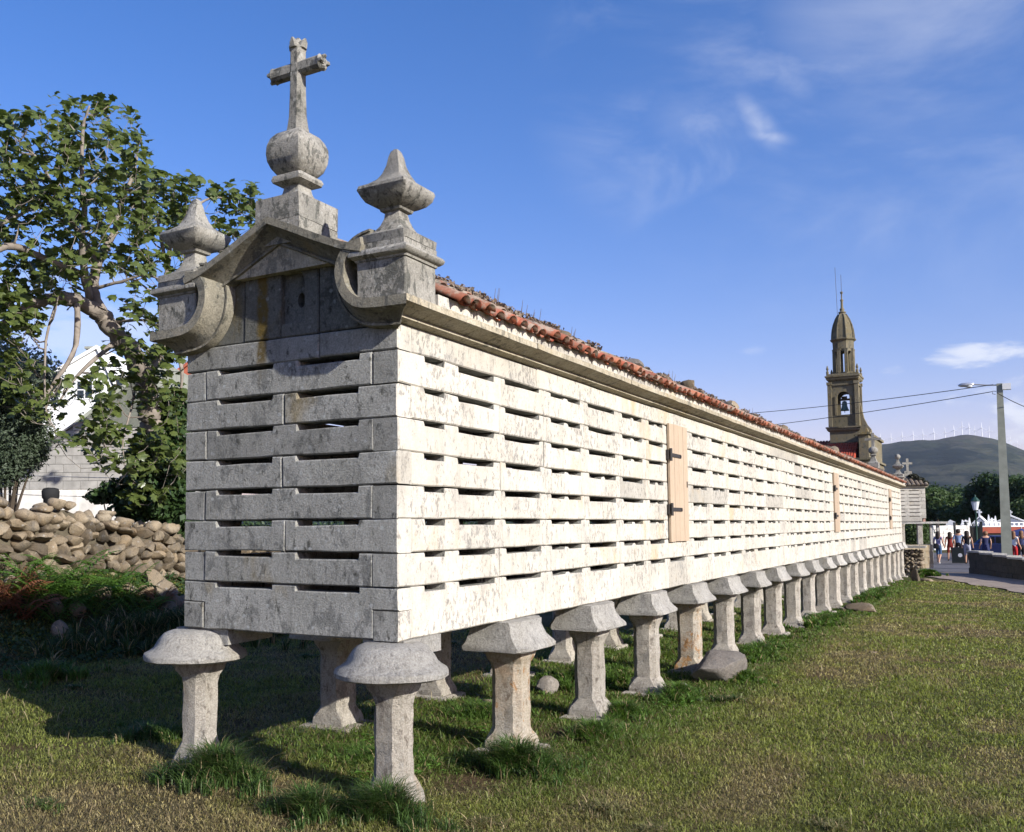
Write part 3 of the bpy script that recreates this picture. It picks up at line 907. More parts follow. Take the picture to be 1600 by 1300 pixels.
b.add([(-.15, -.05, 2.40), (-W+.15, -.05, 2.40), (-W/2, -.05, 2.722), (-.15, .46, 2.40), (-W+.15, .46, 2.40), (-W/2, .46, 2.722)], [(0, 2, 1), (3, 4, 5), (0, 3, 5, 2), (1, 2, 5, 4), (0, 1, 4, 3)])
b.build('gable_top', M_CORN, G)

def pinnacle(cx, cy, par=G, ball=False, dz=0.):
    jt = .003
    b = Mb()
    b.loft(sq_rings(cx, cy, [(.18, CT-.003), (.178, CT+.1), (.18, CT+.245)], jit=jt, round_=.04)); 
    ped = b.build('pedestal', M_ORN if ball else M_ORN, par)
    b = Mb()
    b.loft(sq_rings(cx, cy, [(.188, 2.333), (.192, 2.345), (.205, 2.35), (.222, 2.362), (.226, 2.378), (.218, 2.394), (.198, 2.406), (.186, 2.41), (.186, 2.444)], jit=jt, round_=.05)); b.build('pedestal_moulding', M_ORN, par, smooth='auto')
    b = Mb()
    P_ = [(.187, 2.447), (.187, 2.498), (.145, 2.512), (.105, 2.54), (.077, 2.58), (.059, 2.625), (.052, 2.668)]
    b.loft(sq_rings(cx, cy, P_, jit=jt, round_=.07)); b.build('pinnacle_foot', M_ORN, par, smooth='auto')
    b = Mb()
    P_ = [(.05, 2.668), (.075, 2.674), (.080, 2.69), (.105, 2.702), (.142, 2.725), (.168, 2.757), (.185, 2.80), (.178, 2.820), (.135, 2.842), (.094, 2.875), (.066, 2.92), (.048, 2.975), (.036, 3.03), (.025, 3.066), (.012, 3.082)]
    b.loft(sq_rings(cx, cy, P_, jit=jt, round_=.08)); b.build('pinnacle_bowl', M_ORN, par, smooth='auto')
    if ball:
        b = Mb(); b.loft([sring(cx, cy, 3.06+.085+.1*math.sin(a), .1*math.cos(a)+.002, .1*math.cos(a)+.002, n=12) for a in np.linspace(-1.45, 1.5, 8)]); b.build('finial_ball', M_ORN, par, smooth=True)
pinnacle(-.035, .04); pinnacle(-1.78, .04)
def cross(cx, cy, par=G, s=1., zb=2.60, small=False):
    b = Mb(); b.box((cx-.185, cy-.21, zb-.02), (cx+.185, cy+.21, 2.742), jit=.004); b.build('cross_base', M_ORN, par, smooth='auto')
    b = Mb(); b.box((cx-.183, cy-.213, 2.746), (cx+.187, cy+.205, 2.905), jit=.004); b.build('cross_base', M_ORN, par, smooth='auto')
    b = Mb(); b.loft(sq_rings(cx, cy, [(.125, 2.907), (.1, 2.935), (.075, 2.985), (.066, 3.03), (.082, 3.036), (.125, 3.048), (.133, 3.068), (.125, 3.092), (.10, 3.10)], jit=.003, round_=.12)); b.build('cross_neck', M_ORN, par, smooth='auto')
    b = Mb()
    b.loft(sq_rings(cx, cy, [(.085, 3.10), (.108, 3.115), (.138, 3.155), (.158, 3.205), (.165, 3.255), (.161, 3.305), (.144, 3.352), (.112, 3.392), (.075, 3.418), (.045, 3.43)], jit=.003, round_=.16)); b.build('cross_bulb', M_ORN, par, smooth='auto')
    b = Mb()
    def oct_(cx_, cy_, z, h, c_=.4):
        k = h*(1-c_); return [(cx_+p, cy_+q, z) for p, q in ((h, -k), (h, k), (k, h), (-k, h), (-h, k), (-h, -k), (-k, -h), (k, -h))]
    b.loft([oct_(cx, cy, z, h) for z, h in ((3.41, .070), (3.46, .062), (3.53, .053), (3.70, .048), (3.87, .046), (4.0, .046), (4.022, .05), (4.03, .04))])
    # cusped ends
    for sx_, sy_ in ((1, 0), (-1, 0), (0, 1), (0, -1)):
        b.loft([oct_(cx+sx_*.03, cy+sy_*.03, 4.01, .032), oct_(cx+sx_*.042, cy+sy_*.042, 4.045, .028), oct_(cx+sx_*.06, cy+sy_*.06, 4.075, .008)])
    b.loft([oct_(cx, cy, 4.02, .03), oct_(cx, cy, 4.07, .028), oct_(cx, cy, 4.092, .012)])
    b.build('cross_shaft', M_ORN, par, smooth='auto')
    b = Mb()
    for sg in (-1, 1):
        def ring(x_, h):
            k = h*.6; return [(cx+sg*x_, cy+p, 3.868+q) for p, q in ((h, -k), (h, k), (k, h), (-k, h), (-h, k), (-h, -k), (-k, -h), (k, -h))]
        rr = [ring(.02, .044), ring(.1, .045), ring(.19, .045), ring(.21, .050), ring(.22, .042)]
        if sg > 0: rr = [r[::-1] for r in rr]
        b.loft(rr)
        for p, q in ((1, 0), (-1, 0), (0, 1), (0, -1)):
            b.tube([(cx+sg*.195, cy+p*.024, 3.868+q*.024), (cx+sg*.222, cy+p*.034, 3.868+q*.034), (cx+sg*.243, cy+p*.044, 3.868+q*.044)], [.026, .022, .010], 6)
        b.tube([(cx+sg*.20, cy, 3.868), (cx+sg*.235, cy, 3.868), (cx+sg*.243, cy, 3.868)], [.03, .026, .01], 6)
    b.build('cross_arms', M_ORN, par, smooth='auto')
cross(-.912, .13)
# block behind the cross base
b = Mb(); b.box((-.80, .345, 2.5), (-.725, .47, 2.69), jit=.006); b.build('gable_block', M_ORN, G)
# ornaments of the far gable
pinnacle(-.035, L-.25, ball=True)
b = Mb(); b.box((-W+.1, L-.4, ZT), (-.1, L, 2.45)); b.box((-1.3, L-.4, 2.45), (-.5, L, 2.72)); b.build('far_gable', M_CORN, G)
FC = (-.86, L-.2)
b = Mb(); b.loft(sq_rings(FC[0], FC[1], [(.2, 2.7), (.2, 2.95), (.13, 3.0), (.07, 3.15), (.07, 3.2), (.11, 3.24), (.07, 3.3)])); b.build('cross_base', M_ORN, G)
b = Mb(); b.loft([sring(FC[0], FC[1], 3.42+.15*math.sin(a), .17*math.cos(a)+.002, .17*math.cos(a)+.002, n=12) for a in np.linspace(-1.5, 1.5, 8)]); b.build('cross_bulb', M_ORN, G, smooth=True)
b = Mb(); b.box((FC[0]-.05, FC[1]-.05, 3.5), (FC[0]+.05, FC[1]+.05, 4.08)); b.box((FC[0]-.28, FC[1]-.047, 3.80), (FC[0]+.28, FC[1]+.047, 3.89)); b.build('cross_shaft', M_ORN, G)

# doors
for di, (a, c_) in enumerate(door_y):
    z0, z1 = .507, 1.83
    b = Mb(); b.box((-.02, a+.03, z0+.02), (.006, c_-.03, z1-.02)); d = b.build('door', M_DOOR, G)
    cutz = [a+(c_-a)*k/4 for k in range(5)]
    for k in range(4):
        b = Mb(); b.box((.007, cutz[k]+.003, z0+rnd.uniform(0, .006)), (.031+rnd.uniform(-.001, .001), cutz[k+1]-.003, z1-rnd.uniform(0, .004)))
        b.build('plank', M_DOOR, d)
    for hz in (1.475, .868):
        b = Mb(); b.box((.033, a+.01, hz-.02), (.041, a+.40, hz+.022)); b.tube([(.033, a+.40, hz), (.041, a+.40, hz)], .022, 10)
        b.tube([(.05, a-.012, hz-.07), (.05, a-.012, hz+.07)], .017, 8); b.box((.005, a-.05, hz-.055), (.03, a-.015, hz+.055))
        b.build('hinge', M_IRON, d)
    b = Mb(); b.box((.033, c_-.06, 1.13), (.037, c_-.035, 1.20)); b.build('lock_plate', M_IRON, d)
    # lintel over the doorway: the slot-free strip above
    b = Mb(); b.box((-TH, a-.02, .5), (-TH+.03, c_+.02, ZT)); b.build('doorway_lining', M_CORN, G)

# ---- pillars
def cap_mesh(kind, seed):
    r_ = random.Random(seed); global rnd
    keep = rnd; rnd = r_
    b = Mb()
    if kind == 'round':
        R = [(.10, -.222), (.33, -.216), (.350, -.205), (.353, -.182), (.343, -.166), (.318, -.152), (.288, -.128), (.265, -.095), (.245, -.06), (.215, -.03), (.16, -.012), (.02, -.008)]
        b.loft([sring(0, 0, z, h, h, 2.2, 28, .014) for h, z in R])
    else:
        # a long loaf: vertical rough cut at the near end, flared at the sides and the far end
        prf = [(.6, -.225, .60), (.95, -.222, .95), (1., -.212, 1.), (1.0, -.190, 1.01), (.955, -.172, .965), (.885, -.150, .905), (.81, -.118, .84), (.755, -.08, .79), (.72, -.04, .76), (.71, -.002, .75)]
        hl = rnd.uniform(.37, .41); hw = rnd.uniform(.265, .29); rings = []
        for fx_, z, fy_ in prf:
            pts = []
            yn = -hl*(.80+.14*fx_) if fy_ > .7 else -hl*fy_; yf = hl*fy_; w = hw*fx_
            for (xa, ya), (xb, yb) in (((w*.80, yn), (w, yn+.10)), ((w, yn+.10), (w*.98, yf-.16)), ((w*.98, yf-.16), (w*.5, yf)), ((w*.5, yf), (-w*.5, yf)), ((-w*.5, yf), (-w*.98, yf-.16)), ((-w*.98, yf-.16), (-w, yn+.10)), ((-w, yn+.10), (-w*.80, yn)), ((-w*.80, yn), (w*.80, yn))):
                for q in range(4):
                    t_ = q/4; pts.append((xa*(1-t_)+xb*t_+rnd.uniform(-.004, .004), ya*(1-t_)+yb*t_+rnd.uniform(-.005, .005), z+rnd.uniform(-.003, .003)))
            rings.append(pts)
        b.loft(rings)
    rnd = keep
    me = bpy.data.meshes.new('cap')
    me.from_pydata(b.v, [], b.f); me.materials.append(M_CAP)
    me.polygons.foreach_set('use_smooth', [True]*len(me.polygons)); me.update(); me.set_sharp_from_angle(angle=math.radians(34))
    return me
CAPS = [cap_mesh('square', 10+k) for k in range(7)]
CAPR = [cap_mesh('round', 30), cap_mesh('round', 31)]
def pillar(x, y, k, left=False):
    p = bpy.data.objects.new('pillar', None)
    g0 = gz(x, y)
    b = Mb()
    def rg(z, h, ch, j=.004):
        k_ = h-ch; out_ = []
        base = [(h, -k_), (h, k_), (k_, h), (-k_, h), (-h, k_), (-h, -k_), (-k_, -h), (k_, -h)]
        for i in range(8):
            a_, c_ = base[i], base[(i+1) % 8]
            for q in (0, .5):
                out_.append((x+a_[0]*(1-q)+c_[0]*q+rnd.uniform(-j, j), y+a_[1]*(1-q)+c_[1]*q+rnd.uniform(-j, j), z+rnd.uniform(-j, j)))
        return out_
    plinth = k > 0
    b0 = g0-.12 if not plinth else g0+.03
    zt = -.22
    h_ = zt-b0
    sz = rnd.uniform(.118, .130) if k else .107
    zs = [(0, .158, .010), (.04, .157, .010), (.065, .154, .014), (.095, .147, .028), (.125, .137, .044), (.16, sz+.002, .055)]
    if not plinth: zs = [(0, .143, .010), (.14, .141, .012), (.18, .136, .02), (.23, .126, .035), (.29, sz+.002, .048)]
    rings = [rg(b0+q, hh_, ch) for q, hh_, ch in zs]
    lo = b0+zs[-1][0]; hi = zt-.17
    for q in np.linspace(.15, 1, 6): rings.append(rg(lo+(hi-lo)*q, sz+rnd.uniform(-.003, .003), .05))
    rings += [rg(zt-.115, sz+.006, .045), rg(zt-.07, sz+.022, .024), rg(zt+.005, sz+.034, .012)]
    b.loft(rings)
    sh = b.build('pillar', M_PILLO if (k in (1, 4) and not left) else M_PILL, G)
    # cap
    cm = CAPR[1 if left else 0] if k == 0 else CAPS[(k*3+(2 if left else 0)) % 7]
    co = link('cap', cm, sh)
    cx = x+(.005 if k == 0 else 0)
    co.location = (cx if not left else cx-.02*(k == 0), y-(.03 if k == 0 else 0), 0)
    co.rotation_euler = (0, 0, rnd.uniform(-.04, .04) if k else rnd.uniform(0, 1))
    if k == 0:
        bb = Mb(); bb.box((cx-.20, y-.05, -.10), (.012 if not left else cx+.30, y+.40, -.002), jit=.004); bb.build('cap_block', M_CAP, sh)
    if plinth:
        bb = Mb(); e = rnd.uniform(.21, .25); e2 = rnd.uniform(.21, .24)
        bb.loft([[(x-e, y-e2, g0-.1), (x+e, y-e2, g0-.1), (x+e, y+e2, g0-.1), (x-e, y+e2, g0-.1)], [(x-e+.01, y-e2, g0+.028), (x+e, y-e2+.01, g0+.03), (x+e-.01, y+e2, g0+.03), (x-e, y+e2-.01, g0+.028)], [(x-e+.03, y-e2+.03, g0+.042), (x+e-.03, y-e2+.03, g0+.042), (x+e-.03, y+e2-.03, g0+.042), (x-e+.03, y+e2-.03, g0+.042)]])
        bb.build('plinth', M_PILL, sh)
    return sh
for k in range(22):
    y = .08+1.592*k
    pillar(-.09+rnd.uniform(-.012, .012)*(k > 0), y+rnd.uniform(-.03, .03)*(k > 0), k)
    pillar(-1.724, y, k, True)

# ---- roof
ROOF = put('roof', [(.13, .3, 2.14), (-W/2, .3, 2.63), (-W/2, L, 2.63), (.13, L, 2.14), (-W-.13, .3, 2.14), (-W-.13, L, 2.14), (.13, .3, 2.118), (.13, L, 2.118), (-W-.13, .3, 2.118), (-W-.13, L, 2.118)],
           [(0, 3, 2, 1), (1, 2, 5, 4), (6, 8, 9, 7), (0, 6, 7, 3), (4, 5, 9, 8), (0, 1, 4, 8, 6), (3, 7, 9, 5, 2)], M_OLDT, G)
def tile_mesh(cover, seed):
    """barrel tile running along +x (downslope) local, length .42"""
    n = 6; r0, r1 = (.060, .074) if cover else (.088, .068)
    v, f = [], []
    t = .013
    for (xx, r) in ((0, r0), (.42, r1)):
        for rr in (r, r-t):
            for j in range(n+1):
                a = math.pi*j/n
                zz_ = rr*math.sin(a)*.78
                v.append((xx, rr*math.cos(a), zz_ if cover else -zz_+.05))
    m1 = n+1
    for j in range(n):
        f.append((j, j+1, 2*m1+j+1, 2*m1+j)); f.append((m1+j+1, m1+j, 3*m1+j, 3*m1+j+1))
        f.append((2*m1+j, 2*m1+j+1, 3*m1+j+1, 3*m1+j))
        f.append((j+1, j, m1+j, m1+j+1))
    f.append((0, 2*m1, 3*m1, m1)); f.append((n, m1+n, 3*m1+n, 2*m1+n))
    me = bpy.data.meshes.new('roof_tile'); me.from_pydata(v, [], f); me.materials.append(M_TILE)
    me.polygons.foreach_set('use_smooth', [True]*len(me.polygons)); me.update()
    return me
TC, TCH = tile_mesh(True, 1), tile_mesh(False, 2)
slope = math.atan2(.5, 1.04)
far_t = Mb()
ntile = 0
col = 0
y = .42
while y < L-.5:
    for row in range(4):
        for cov in (True, False):
            up_ = row*.325
            jx, jy = rnd.uniform(-.02, .02), rnd.uniform(-.012, .012)
            xe = .238-up_*math.cos(slope)-.42*math.cos(slope)+jx
            ze = 2.150+up_*math.sin(slope)+.42*math.sin(slope)+row*.012-(.018 if not cov else 0)
            yy_ = y+jy+(.088 if not cov else 0)
            if not cov: xe -= .05; ze += .02
            rot = Matrix.Rotation(slope+rnd.uniform(-.02, .02), 4, 'Y') @ Matrix.Rotation(rnd.uniform(-.05, .05), 4, 'Z') @ Matrix.Rotation(rnd.uniform(-.1, .1), 4, 'X')
            M_ = Matrix.Translation((xe, yy_, ze)) @ rot
            me = TC if cov else TCH
            if ntile < 300:
                o = link('roof_tile', me, ROOF); o.matrix_local = M_; ntile += 1
            else:
                far_t.add([M_ @ v.co for v in me.vertices], [tuple(p.vertices) for p in me.polygons])
            # the hidden slope
            if row == 0:
                M2 = Matrix.Translation((-W, 0, 0)) @ Matrix.Scale(-1, 4, (1, 0, 0)) @ M_
                far_t.add([M2 @ v.co for v in me.vertices], [tuple(reversed(p.vertices)) for p in me.polygons])
    y += .176
y = .4
while y < L-.4:
    M_ = Matrix.Translation((-W/2, y, 2.635)) @ Matrix.Rotation(math.pi/2, 4, 'Z') @ Matrix.Scale(1.25, 4)
    far_t.add([M_ @ v.co for v in TC.vertices], [tuple(p.vertices) for p in TC.polygons]); y += .38
far_t.build('roof_tile', M_TILE, ROOF, smooth=True, kind='stuff')

# stones and weeds lying on the roof
def rock_mesh(name, r, seed, sub=2, flatz=.75, rough=.22, mat=None, nclip=9):
    rr = random.Random(seed)
    bm = bmesh.new(); bmesh.ops.create_icosphere(bm, subdivisions=sub, radius=1)
    sc = Vector((rr.uniform(.85, 1.2), rr.uniform(.8, 1.05), flatz*rr.uniform(.9, 1.15)))
    pl = []
    for _ in range(nclip):
        d = Vector((rr.gauss(0, 1), rr.gauss(0, 1), rr.gauss(0, 1))).normalized(); pl.append((d, rr.uniform(.52, .86)))
    for v in bm.verts:
        for d, h in pl:
            q = v.co.dot(d)
            if q > h: v.co -= d*(q-h)*.93
        v.co *= 1+rr.uniform(-.025, .025)
        v.co = Vector((v.co.x*sc.x, v.co.y*sc.y, v.co.z*sc.z))*r*1.12
    me = bpy.data.meshes.new(name); bm.to_mesh(me); bm.free()
    me.materials.append(mat or M_FIELD)
    me.polygons.foreach_set('use_smooth', [True]*len(me.polygons)); me.update(); me.set_sharp_from_angle(angle=math.radians(32))
    return me
rl = [(-.25, 3.15, .085, 'pale lichen covered stone lying on the roof tiles nearest the pinnacle'), (-.3, 5.15, .13, 'dark mossy stone lying on the tiles above the granary door'), (-.22, 7.0, .15, 'broad whitish stone lying on the tiles beyond the granary door'), (-.25, 9.3, .16, 'grey mossy stone on the tiles near mid roof'), (-.3, 13.4, .17, 'flat grey stone on the roof tiles, fifth from the pinnacle'), (-.3, 19.6, .2, 'small pale stone farthest along the roof tiles')]
for i, (x, y, r, lb) in enumerate(rl):
    zr = 2.128+(.275-x)*math.tan(slope)+.09
    o = link('roof_stone', rock_mesh('roof_stone', r, 60+i, mat=M_FIELD if i != 1 else M_BOULD, flatz=.5)); o.location = (x, y, zr-r*.15)
    o.rotation_euler = (0, .3, i)
    tag(o, lb, 'stone', 'loose stones on the granary roof')
wr = random.Random(5)
lbm = []
for i in range(170):
    y = .45+wr.random()**1.5*32; x = wr.uniform(-.8, -.05)
    zr = 2.128+(.275-x)*math.tan(slope)+.06
    r = wr.uniform(.03, .10)
    lbm.append(((x, y, zr), (r*1.3, r*1.6, r*wr.uniform(.4, .75))))
for i in range(8):
    y = .5+i*.25; lbm.append(((-.15, y, 2.128+.425*math.tan(slope)+.05), (.12, .16, .045)))
CUSH = lbm
b = Mb()
for y in (2.45, 2.75, 3.5, 1.9, 6.7, 11):
    for q in range(3):
        x = -.35+wr.uniform(-.05, .05); zr = 2.128+(.275-x)*math.tan(slope)+.075
        b.tube([(x, y+q*.03, zr-.02), (x+.01, y+q*.03, zr+.06), (x+.015, y+q*.035+.01, zr+wr.uniform(.09, .17))], [.003, .003, .0015], 3)
o = b.build('dry_stalks', M_WEED, kind='stuff'); o['label'] = 'thin dry stalks standing on the granary tiles'

# ------------------------------------------------------------------ rocks on the grass
def boulder(x, y, r, seed, label, sc=(1, 1, 1), mat=M_BOULD, sink=.3):
    o = link('boulder', rock_mesh('boulder', r, seed, 3, .8, .3, mat, 13)); o.location = (x, y, gz(x, y)+r*.7*sc[2]*(1-sink)); o.scale = sc
    o.rotation_euler = (0, 0, seed)
    return tag(o, label, 'rock')
boulder(.42, 5.95, .31, 23, 'big grey brown boulder against the fifth granary pillar', (1.25, .75, .85), sink=.2)
boulder(.17, 5.25, .06, 4, 'small round stone in front of the big boulder')
boulder(-1.0, 4.3, .16, 8, 'reddish block of stone in the grass behind the third pillar', (1.3, .8, .8))
boulder(-.95, 3.0, .14, 9, 'tan stone seen behind the second front pillar', (1.3, .8, .8), M_FIELD)
boulder(-.75, 3.1, .11, 10, 'smaller tan stone beside the stone behind the second pillar', (1, .8, .8), M_FIELD)
boulder(.55, 17.0, .26, 12, 'flat rock outcrop by the middle pillars of the granary', (1.3, 1.2, .5), M_FIELD)
boulder(.62, 30.2, .22, 14, 'upright rough stone by the last granary pillars', (.7, .7, 1.7), M_FIELD)
boulder(.95, 30.6, .16, 15, 'low pale stone beside the upright stone at the granary end', (1.5, 1, .5), M_FIELD)
boulder(1.62, 9.2, .045, 16, 'little stone lying alone in the open meadow', (1.3, 1, .6), M_FIELD)

# ------------------------------------------------------------------ meadow grass (blades past counting)
rs = np.random.RandomState(11)
def blades(x, y, z, h, w, lean, cols, rsx, bend=.35):
    n = len(x)
    a = rsx.rand(n)*2*np.pi; la = rsx.rand(n)*2*np.pi
    dx, dy = np.cos(a)*w/2, np.sin(a)*w/2
    lx, ly = np.cos(la)*lean*h, np.sin(la)*lean*h
    V = np.zeros((n, 5, 3))
    V[:, 0] = np.stack([x-dx, y-dy, z-.006], 1); V[:, 1] = np.stack([x+dx, y+dy, z-.006], 1)
    V[:, 2] = np.stack([x-dx*.75+lx*.35, y-dy*.75+ly*.35, z+h*.6], 1); V[:, 3] = np.stack([x+dx*.75+lx*.35, y+dy*.75+ly*.35, z+h*.6], 1)
    V[:, 4] = np.stack([x+lx, y+ly, z+h*np.maximum(1-bend*lean, .22)], 1)
    k = np.arange(n)*5
    F = np.concatenate([np.stack([k, k+1, k+3], 1), np.stack([k, k+3, k+2], 1), np.stack([k+2, k+3, k+4], 1)])
    return V.reshape(-1, 3), F, np.repeat(cols, 5, 0)
def footprint_ok(x, y):
    ok = np.ones(len(x), bool)
    for px_ in (-.09, -1.724):
        ky = np.round((y-.08)/1.592); yc = .08+1.592*ky
        ok &= ~((np.abs(x-px_) < .17) & (np.abs(y-yc) < .17) & (ky >= 0) & (ky < 22))
    # path and road
    ex = np.interp(y, [8, 15, 20.5, 24.2, 27.4, 30.3, 32.9, 35.2], [9, 6.6, 4.9, 3.7, 2.85, 1.95, 1.15, .2])
    ok &= ~((x > ex+.12*np.sin(y*2.1)) & (y > 8)) & (y < 35.2+.2*np.sin(x*3))
    return ok
def lawn():
    # sample in view bearing/distance so that near ground is densely covered
    n = 820000
    u = rs.rand(n); D = 1.9*(36/1.9)**(u**.92)
    az = rs.uniform(-1.12, .10, n)
    x = CAM[0]+D*np.sin(az); y = CAM[1]+D*np.cos(az)
    ok = footprint_ok(x, y) & (rs.rand(n) > bare(x, y)*.9) & (x > -9.5)
    # under the granary's far part little is seen
    ok &= ~((x < -2.2) & (D > 16)) 
    x, y, D = x[ok], y[ok], D[ok]; n = len(x)
    dr = dryness(x, y)
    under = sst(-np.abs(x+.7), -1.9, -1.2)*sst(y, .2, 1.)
    h = (.020+.022*rs.rand(n)+.03*under*rs.rand(n))*(1-.35*dr)*(1+.9*rs.rand(n)**6)
    h *= .6+.9*N2(x, y, 1.7)*(.6+.8*N3(x, y, .6))
    w = np.maximum(.0019, .00085*D)*(.7+.7*rs.rand(n))
    c = grasscol(x, y, None)
    hue = rs.rand(n)[:, None]
    c = c*(.68+.78*rs.rand(n)[:, None])*(.55+.85*(.6*N1(x, y, 7.3)+.4*N3(x, y, 19.))[:, None])
    c = c*(1-.3*hue*np.array([0, 0, 1.]))
    dry = (rs.rand(n) < (.09+.42*dr))[:, None]
    st_ = np.array([.25, .195, .10])*(.4+.8*rs.rand(n)[:, None])
    c = np.where(dry, st_, c)
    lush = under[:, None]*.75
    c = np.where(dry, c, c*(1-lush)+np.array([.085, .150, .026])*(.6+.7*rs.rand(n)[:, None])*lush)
    le = .4+1.5*rs.rand(n); le = np.where(dry[:, 0], .6+1.9*rs.rand(n), le)
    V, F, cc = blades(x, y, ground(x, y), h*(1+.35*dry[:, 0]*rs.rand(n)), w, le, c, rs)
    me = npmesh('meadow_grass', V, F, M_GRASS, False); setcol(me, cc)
    o = link('meadow_grass', me, kind='stuff'); o['label'] = 'short sunlit grass of the meadow'
lawn()
def tuft_patch(cx, cy, rx, ry, n, h0, col, name, label, seed, lean=.75, dryf=.06):
    r_ = np.random.RandomState(seed)
    nc = max(6, int(n/28))
    ca = r_.rand(nc)*2*np.pi; cr = np.minimum(np.abs(r_.normal(0, .62, nc)), 1.7)*(.75+.45*np.sin(ca*2+seed)*np.sin(ca*3+seed*2))
    ccx, ccy = cx+rx*cr*np.cos(ca), cy+ry*cr*np.sin(ca)
    ch = 1.9*h0*(.5+.7*r_.rand(nc))*np.clip(1-.42*cr, .25, 1)
    i = r_.randint(0, nc, n)
    x = ccx[i]+r_.normal(0, .018, n); y = ccy[i]+r_.normal(0, .018, n)
    h = ch[i]*(.5+.6*r_.rand(n))
    # three-segment arching blades
    w = np.maximum(.0042, .0010*math.hypot(cx-CAM[0], cy-CAM[1]))*(.6+.7*r_.rand(n)); a = r_.rand(n)*2*np.pi
    out_ = r_.rand(n)*2*np.pi
    ln = lean*h*(.3+.9*r_.rand(n))
    z = ground(x, y)
    V = np.zeros((n, 7, 3)); px_, py_ = -np.sin(out_)*w/2, np.cos(out_)*w/2
    for k, (tt, ww) in enumerate(((0, 1), (.4, .95), (.75, .7))):
        xx = x+np.cos(out_)*ln*tt**2; yy_ = y+np.sin(out_)*ln*tt**2; zz_ = z+h*(tt-.38*lean*tt**2.5)-.01*(k == 0)
        V[:, 2*k] = np.stack([xx-px_*ww, yy_-py_*ww, zz_], 1); V[:, 2*k+1] = np.stack([xx+px_*ww, yy_+py_*ww, zz_], 1)
    V[:, 6] = np.stack([x+np.cos(out_)*ln*1.05, y+np.sin(out_)*ln*1.05, z+h*(1-.45*lean)], 1)
    k = np.arange(n)*7
    F = np.concatenate([np.stack([k+a_, k+b_, k+c_], 1) for a_, b_, c_ in ((0, 1, 3), (0, 3, 2), (2, 3, 5), (2, 5, 4), (4, 5, 6))])
    c = np.array(col)*(.5+.9*r_.rand(n)[:, None])
    c = np.where((r_.rand(n) < dryf)[:, None], np.array([.40, .31, .17])*(.6+.6*r_.rand(n)[:, None]), c)
    me = npmesh(name, V.reshape(-1, 3), F, M_GRASS, False); setcol(me, np.repeat(c, 7, 0))
    o = link(name, me, kind='stuff'); o['label'] = label
    return o
dk = (.072, .125, .032); lg = (.095, .165, .034)
sc_ = random.Random(77)
cols_ = [(.055, .10, .026), (.09, .13, .035), (.14, .14, .05)]
for q in range(26):
    dd_ = 4.0+sc_.random()**1.4*11; az_ = sc_.uniform(-1.02, .02)
    tx, ty_ = CAM[0]+dd_*math.sin(az_), CAM[1]+dd_*math.cos(az_)
    if -2.1 < tx < .25 and ty_ > -.25 or tx < -5.5: continue
    tuft_patch(tx, ty_, sc_.uniform(.08, .35), sc_.uniform(.06, .22), sc_.randint(260, 900), sc_.uniform(.035, .065), cols_[q % 3], 'grass_tuft', 'scattered slightly longer grass in the open meadow', 400+q, lean=.9, dryf=.2)
tuft_patch(-1.25, -.25, .48, .24, 5200, .16, dk, 'long_grass', 'dark long grass tuft in front of the left front pillar', 1)
tuft_patch(-.35, -.42, .30, .18, 2600, .13, dk, 'long_grass', 'dark long grass at the left foot of the nearest pillar', 2)
tuft_patch(.12, -.30, .42, .16, 4200, .15, dk, 'long_grass', 'long grass growing round the foot of the nearest pillar', 3)
tuft_patch(.22, 1.15, .40, .30, 6200, .16, (.07, .125, .03), 'long_grass', 'thick dark tuft in front of the second granary pillar', 4)
tuft_patch(.30, 2.35, .30, .42, 3000, .11, lg, 'long_grass', 'green long grass between the second and third pillars', 5)
tuft_patch(.18, 3.4, .28, .3, 2600, .12, lg, 'long_grass', 'long grass at the foot of the third pillar', 6)
tuft_patch(.30, 4.7, .32, .5, 3200, .12, lg, 'long_grass', 'long grass before the big boulder', 7)
tuft_patch(.62, 6.0, .25, .35, 2000, .10, lg, 'long_grass', 'long grass to the right of the big boulder', 8)
tuft_patch(-.75, .9, .55, .55, 5200, .085, lg, 'long_grass', 'bright grass lit between the first pairs of pillars', 9)
tuft_patch(-.85, 2.7, .6, .7, 5200, .10, lg, 'long_grass', 'bright grass under the granary behind the second pillar', 10)
tuft_patch(-.9, 5.2, .6, 1.3, 5200, .12, lg, 'long_grass', 'bright grass under the granary behind the third and fourth pillars', 12)
tuft_patch(.2, 8.6, .4, 2.2, 4200, .11, lg, 'long_grass', 'grass fringe along the pillars beyond the big boulder', 13)
tuft_patch(.25, 13.8, .45, 3., 4200, .13, lg, 'long_grass', 'grass fringe along the middle pillars', 14)
tuft_patch(.3, 21.5, .45, 4.5, 4200, .15, lg, 'long_grass', 'grass fringe along the far pillars', 15)
tuft_patch(-2.6, .45, .5, .4, 2200, .10, dk, 'long_grass', 'grass tufts at the edge of the granary shadow on the left', 16)
tuft_patch(-5.4, 1.6, .5, .6, 2200, .14, lg, 'long_grass', 'sunlit grass tufts at the far left edge of the shadow', 17)
tuft_patch(-6.4, 4.5, 1.2, 3.2, 9000, .30, (.05, .08, .025), 'long_grass', 'rank grass at the foot of the ferny bank', 18, dryf=.2)
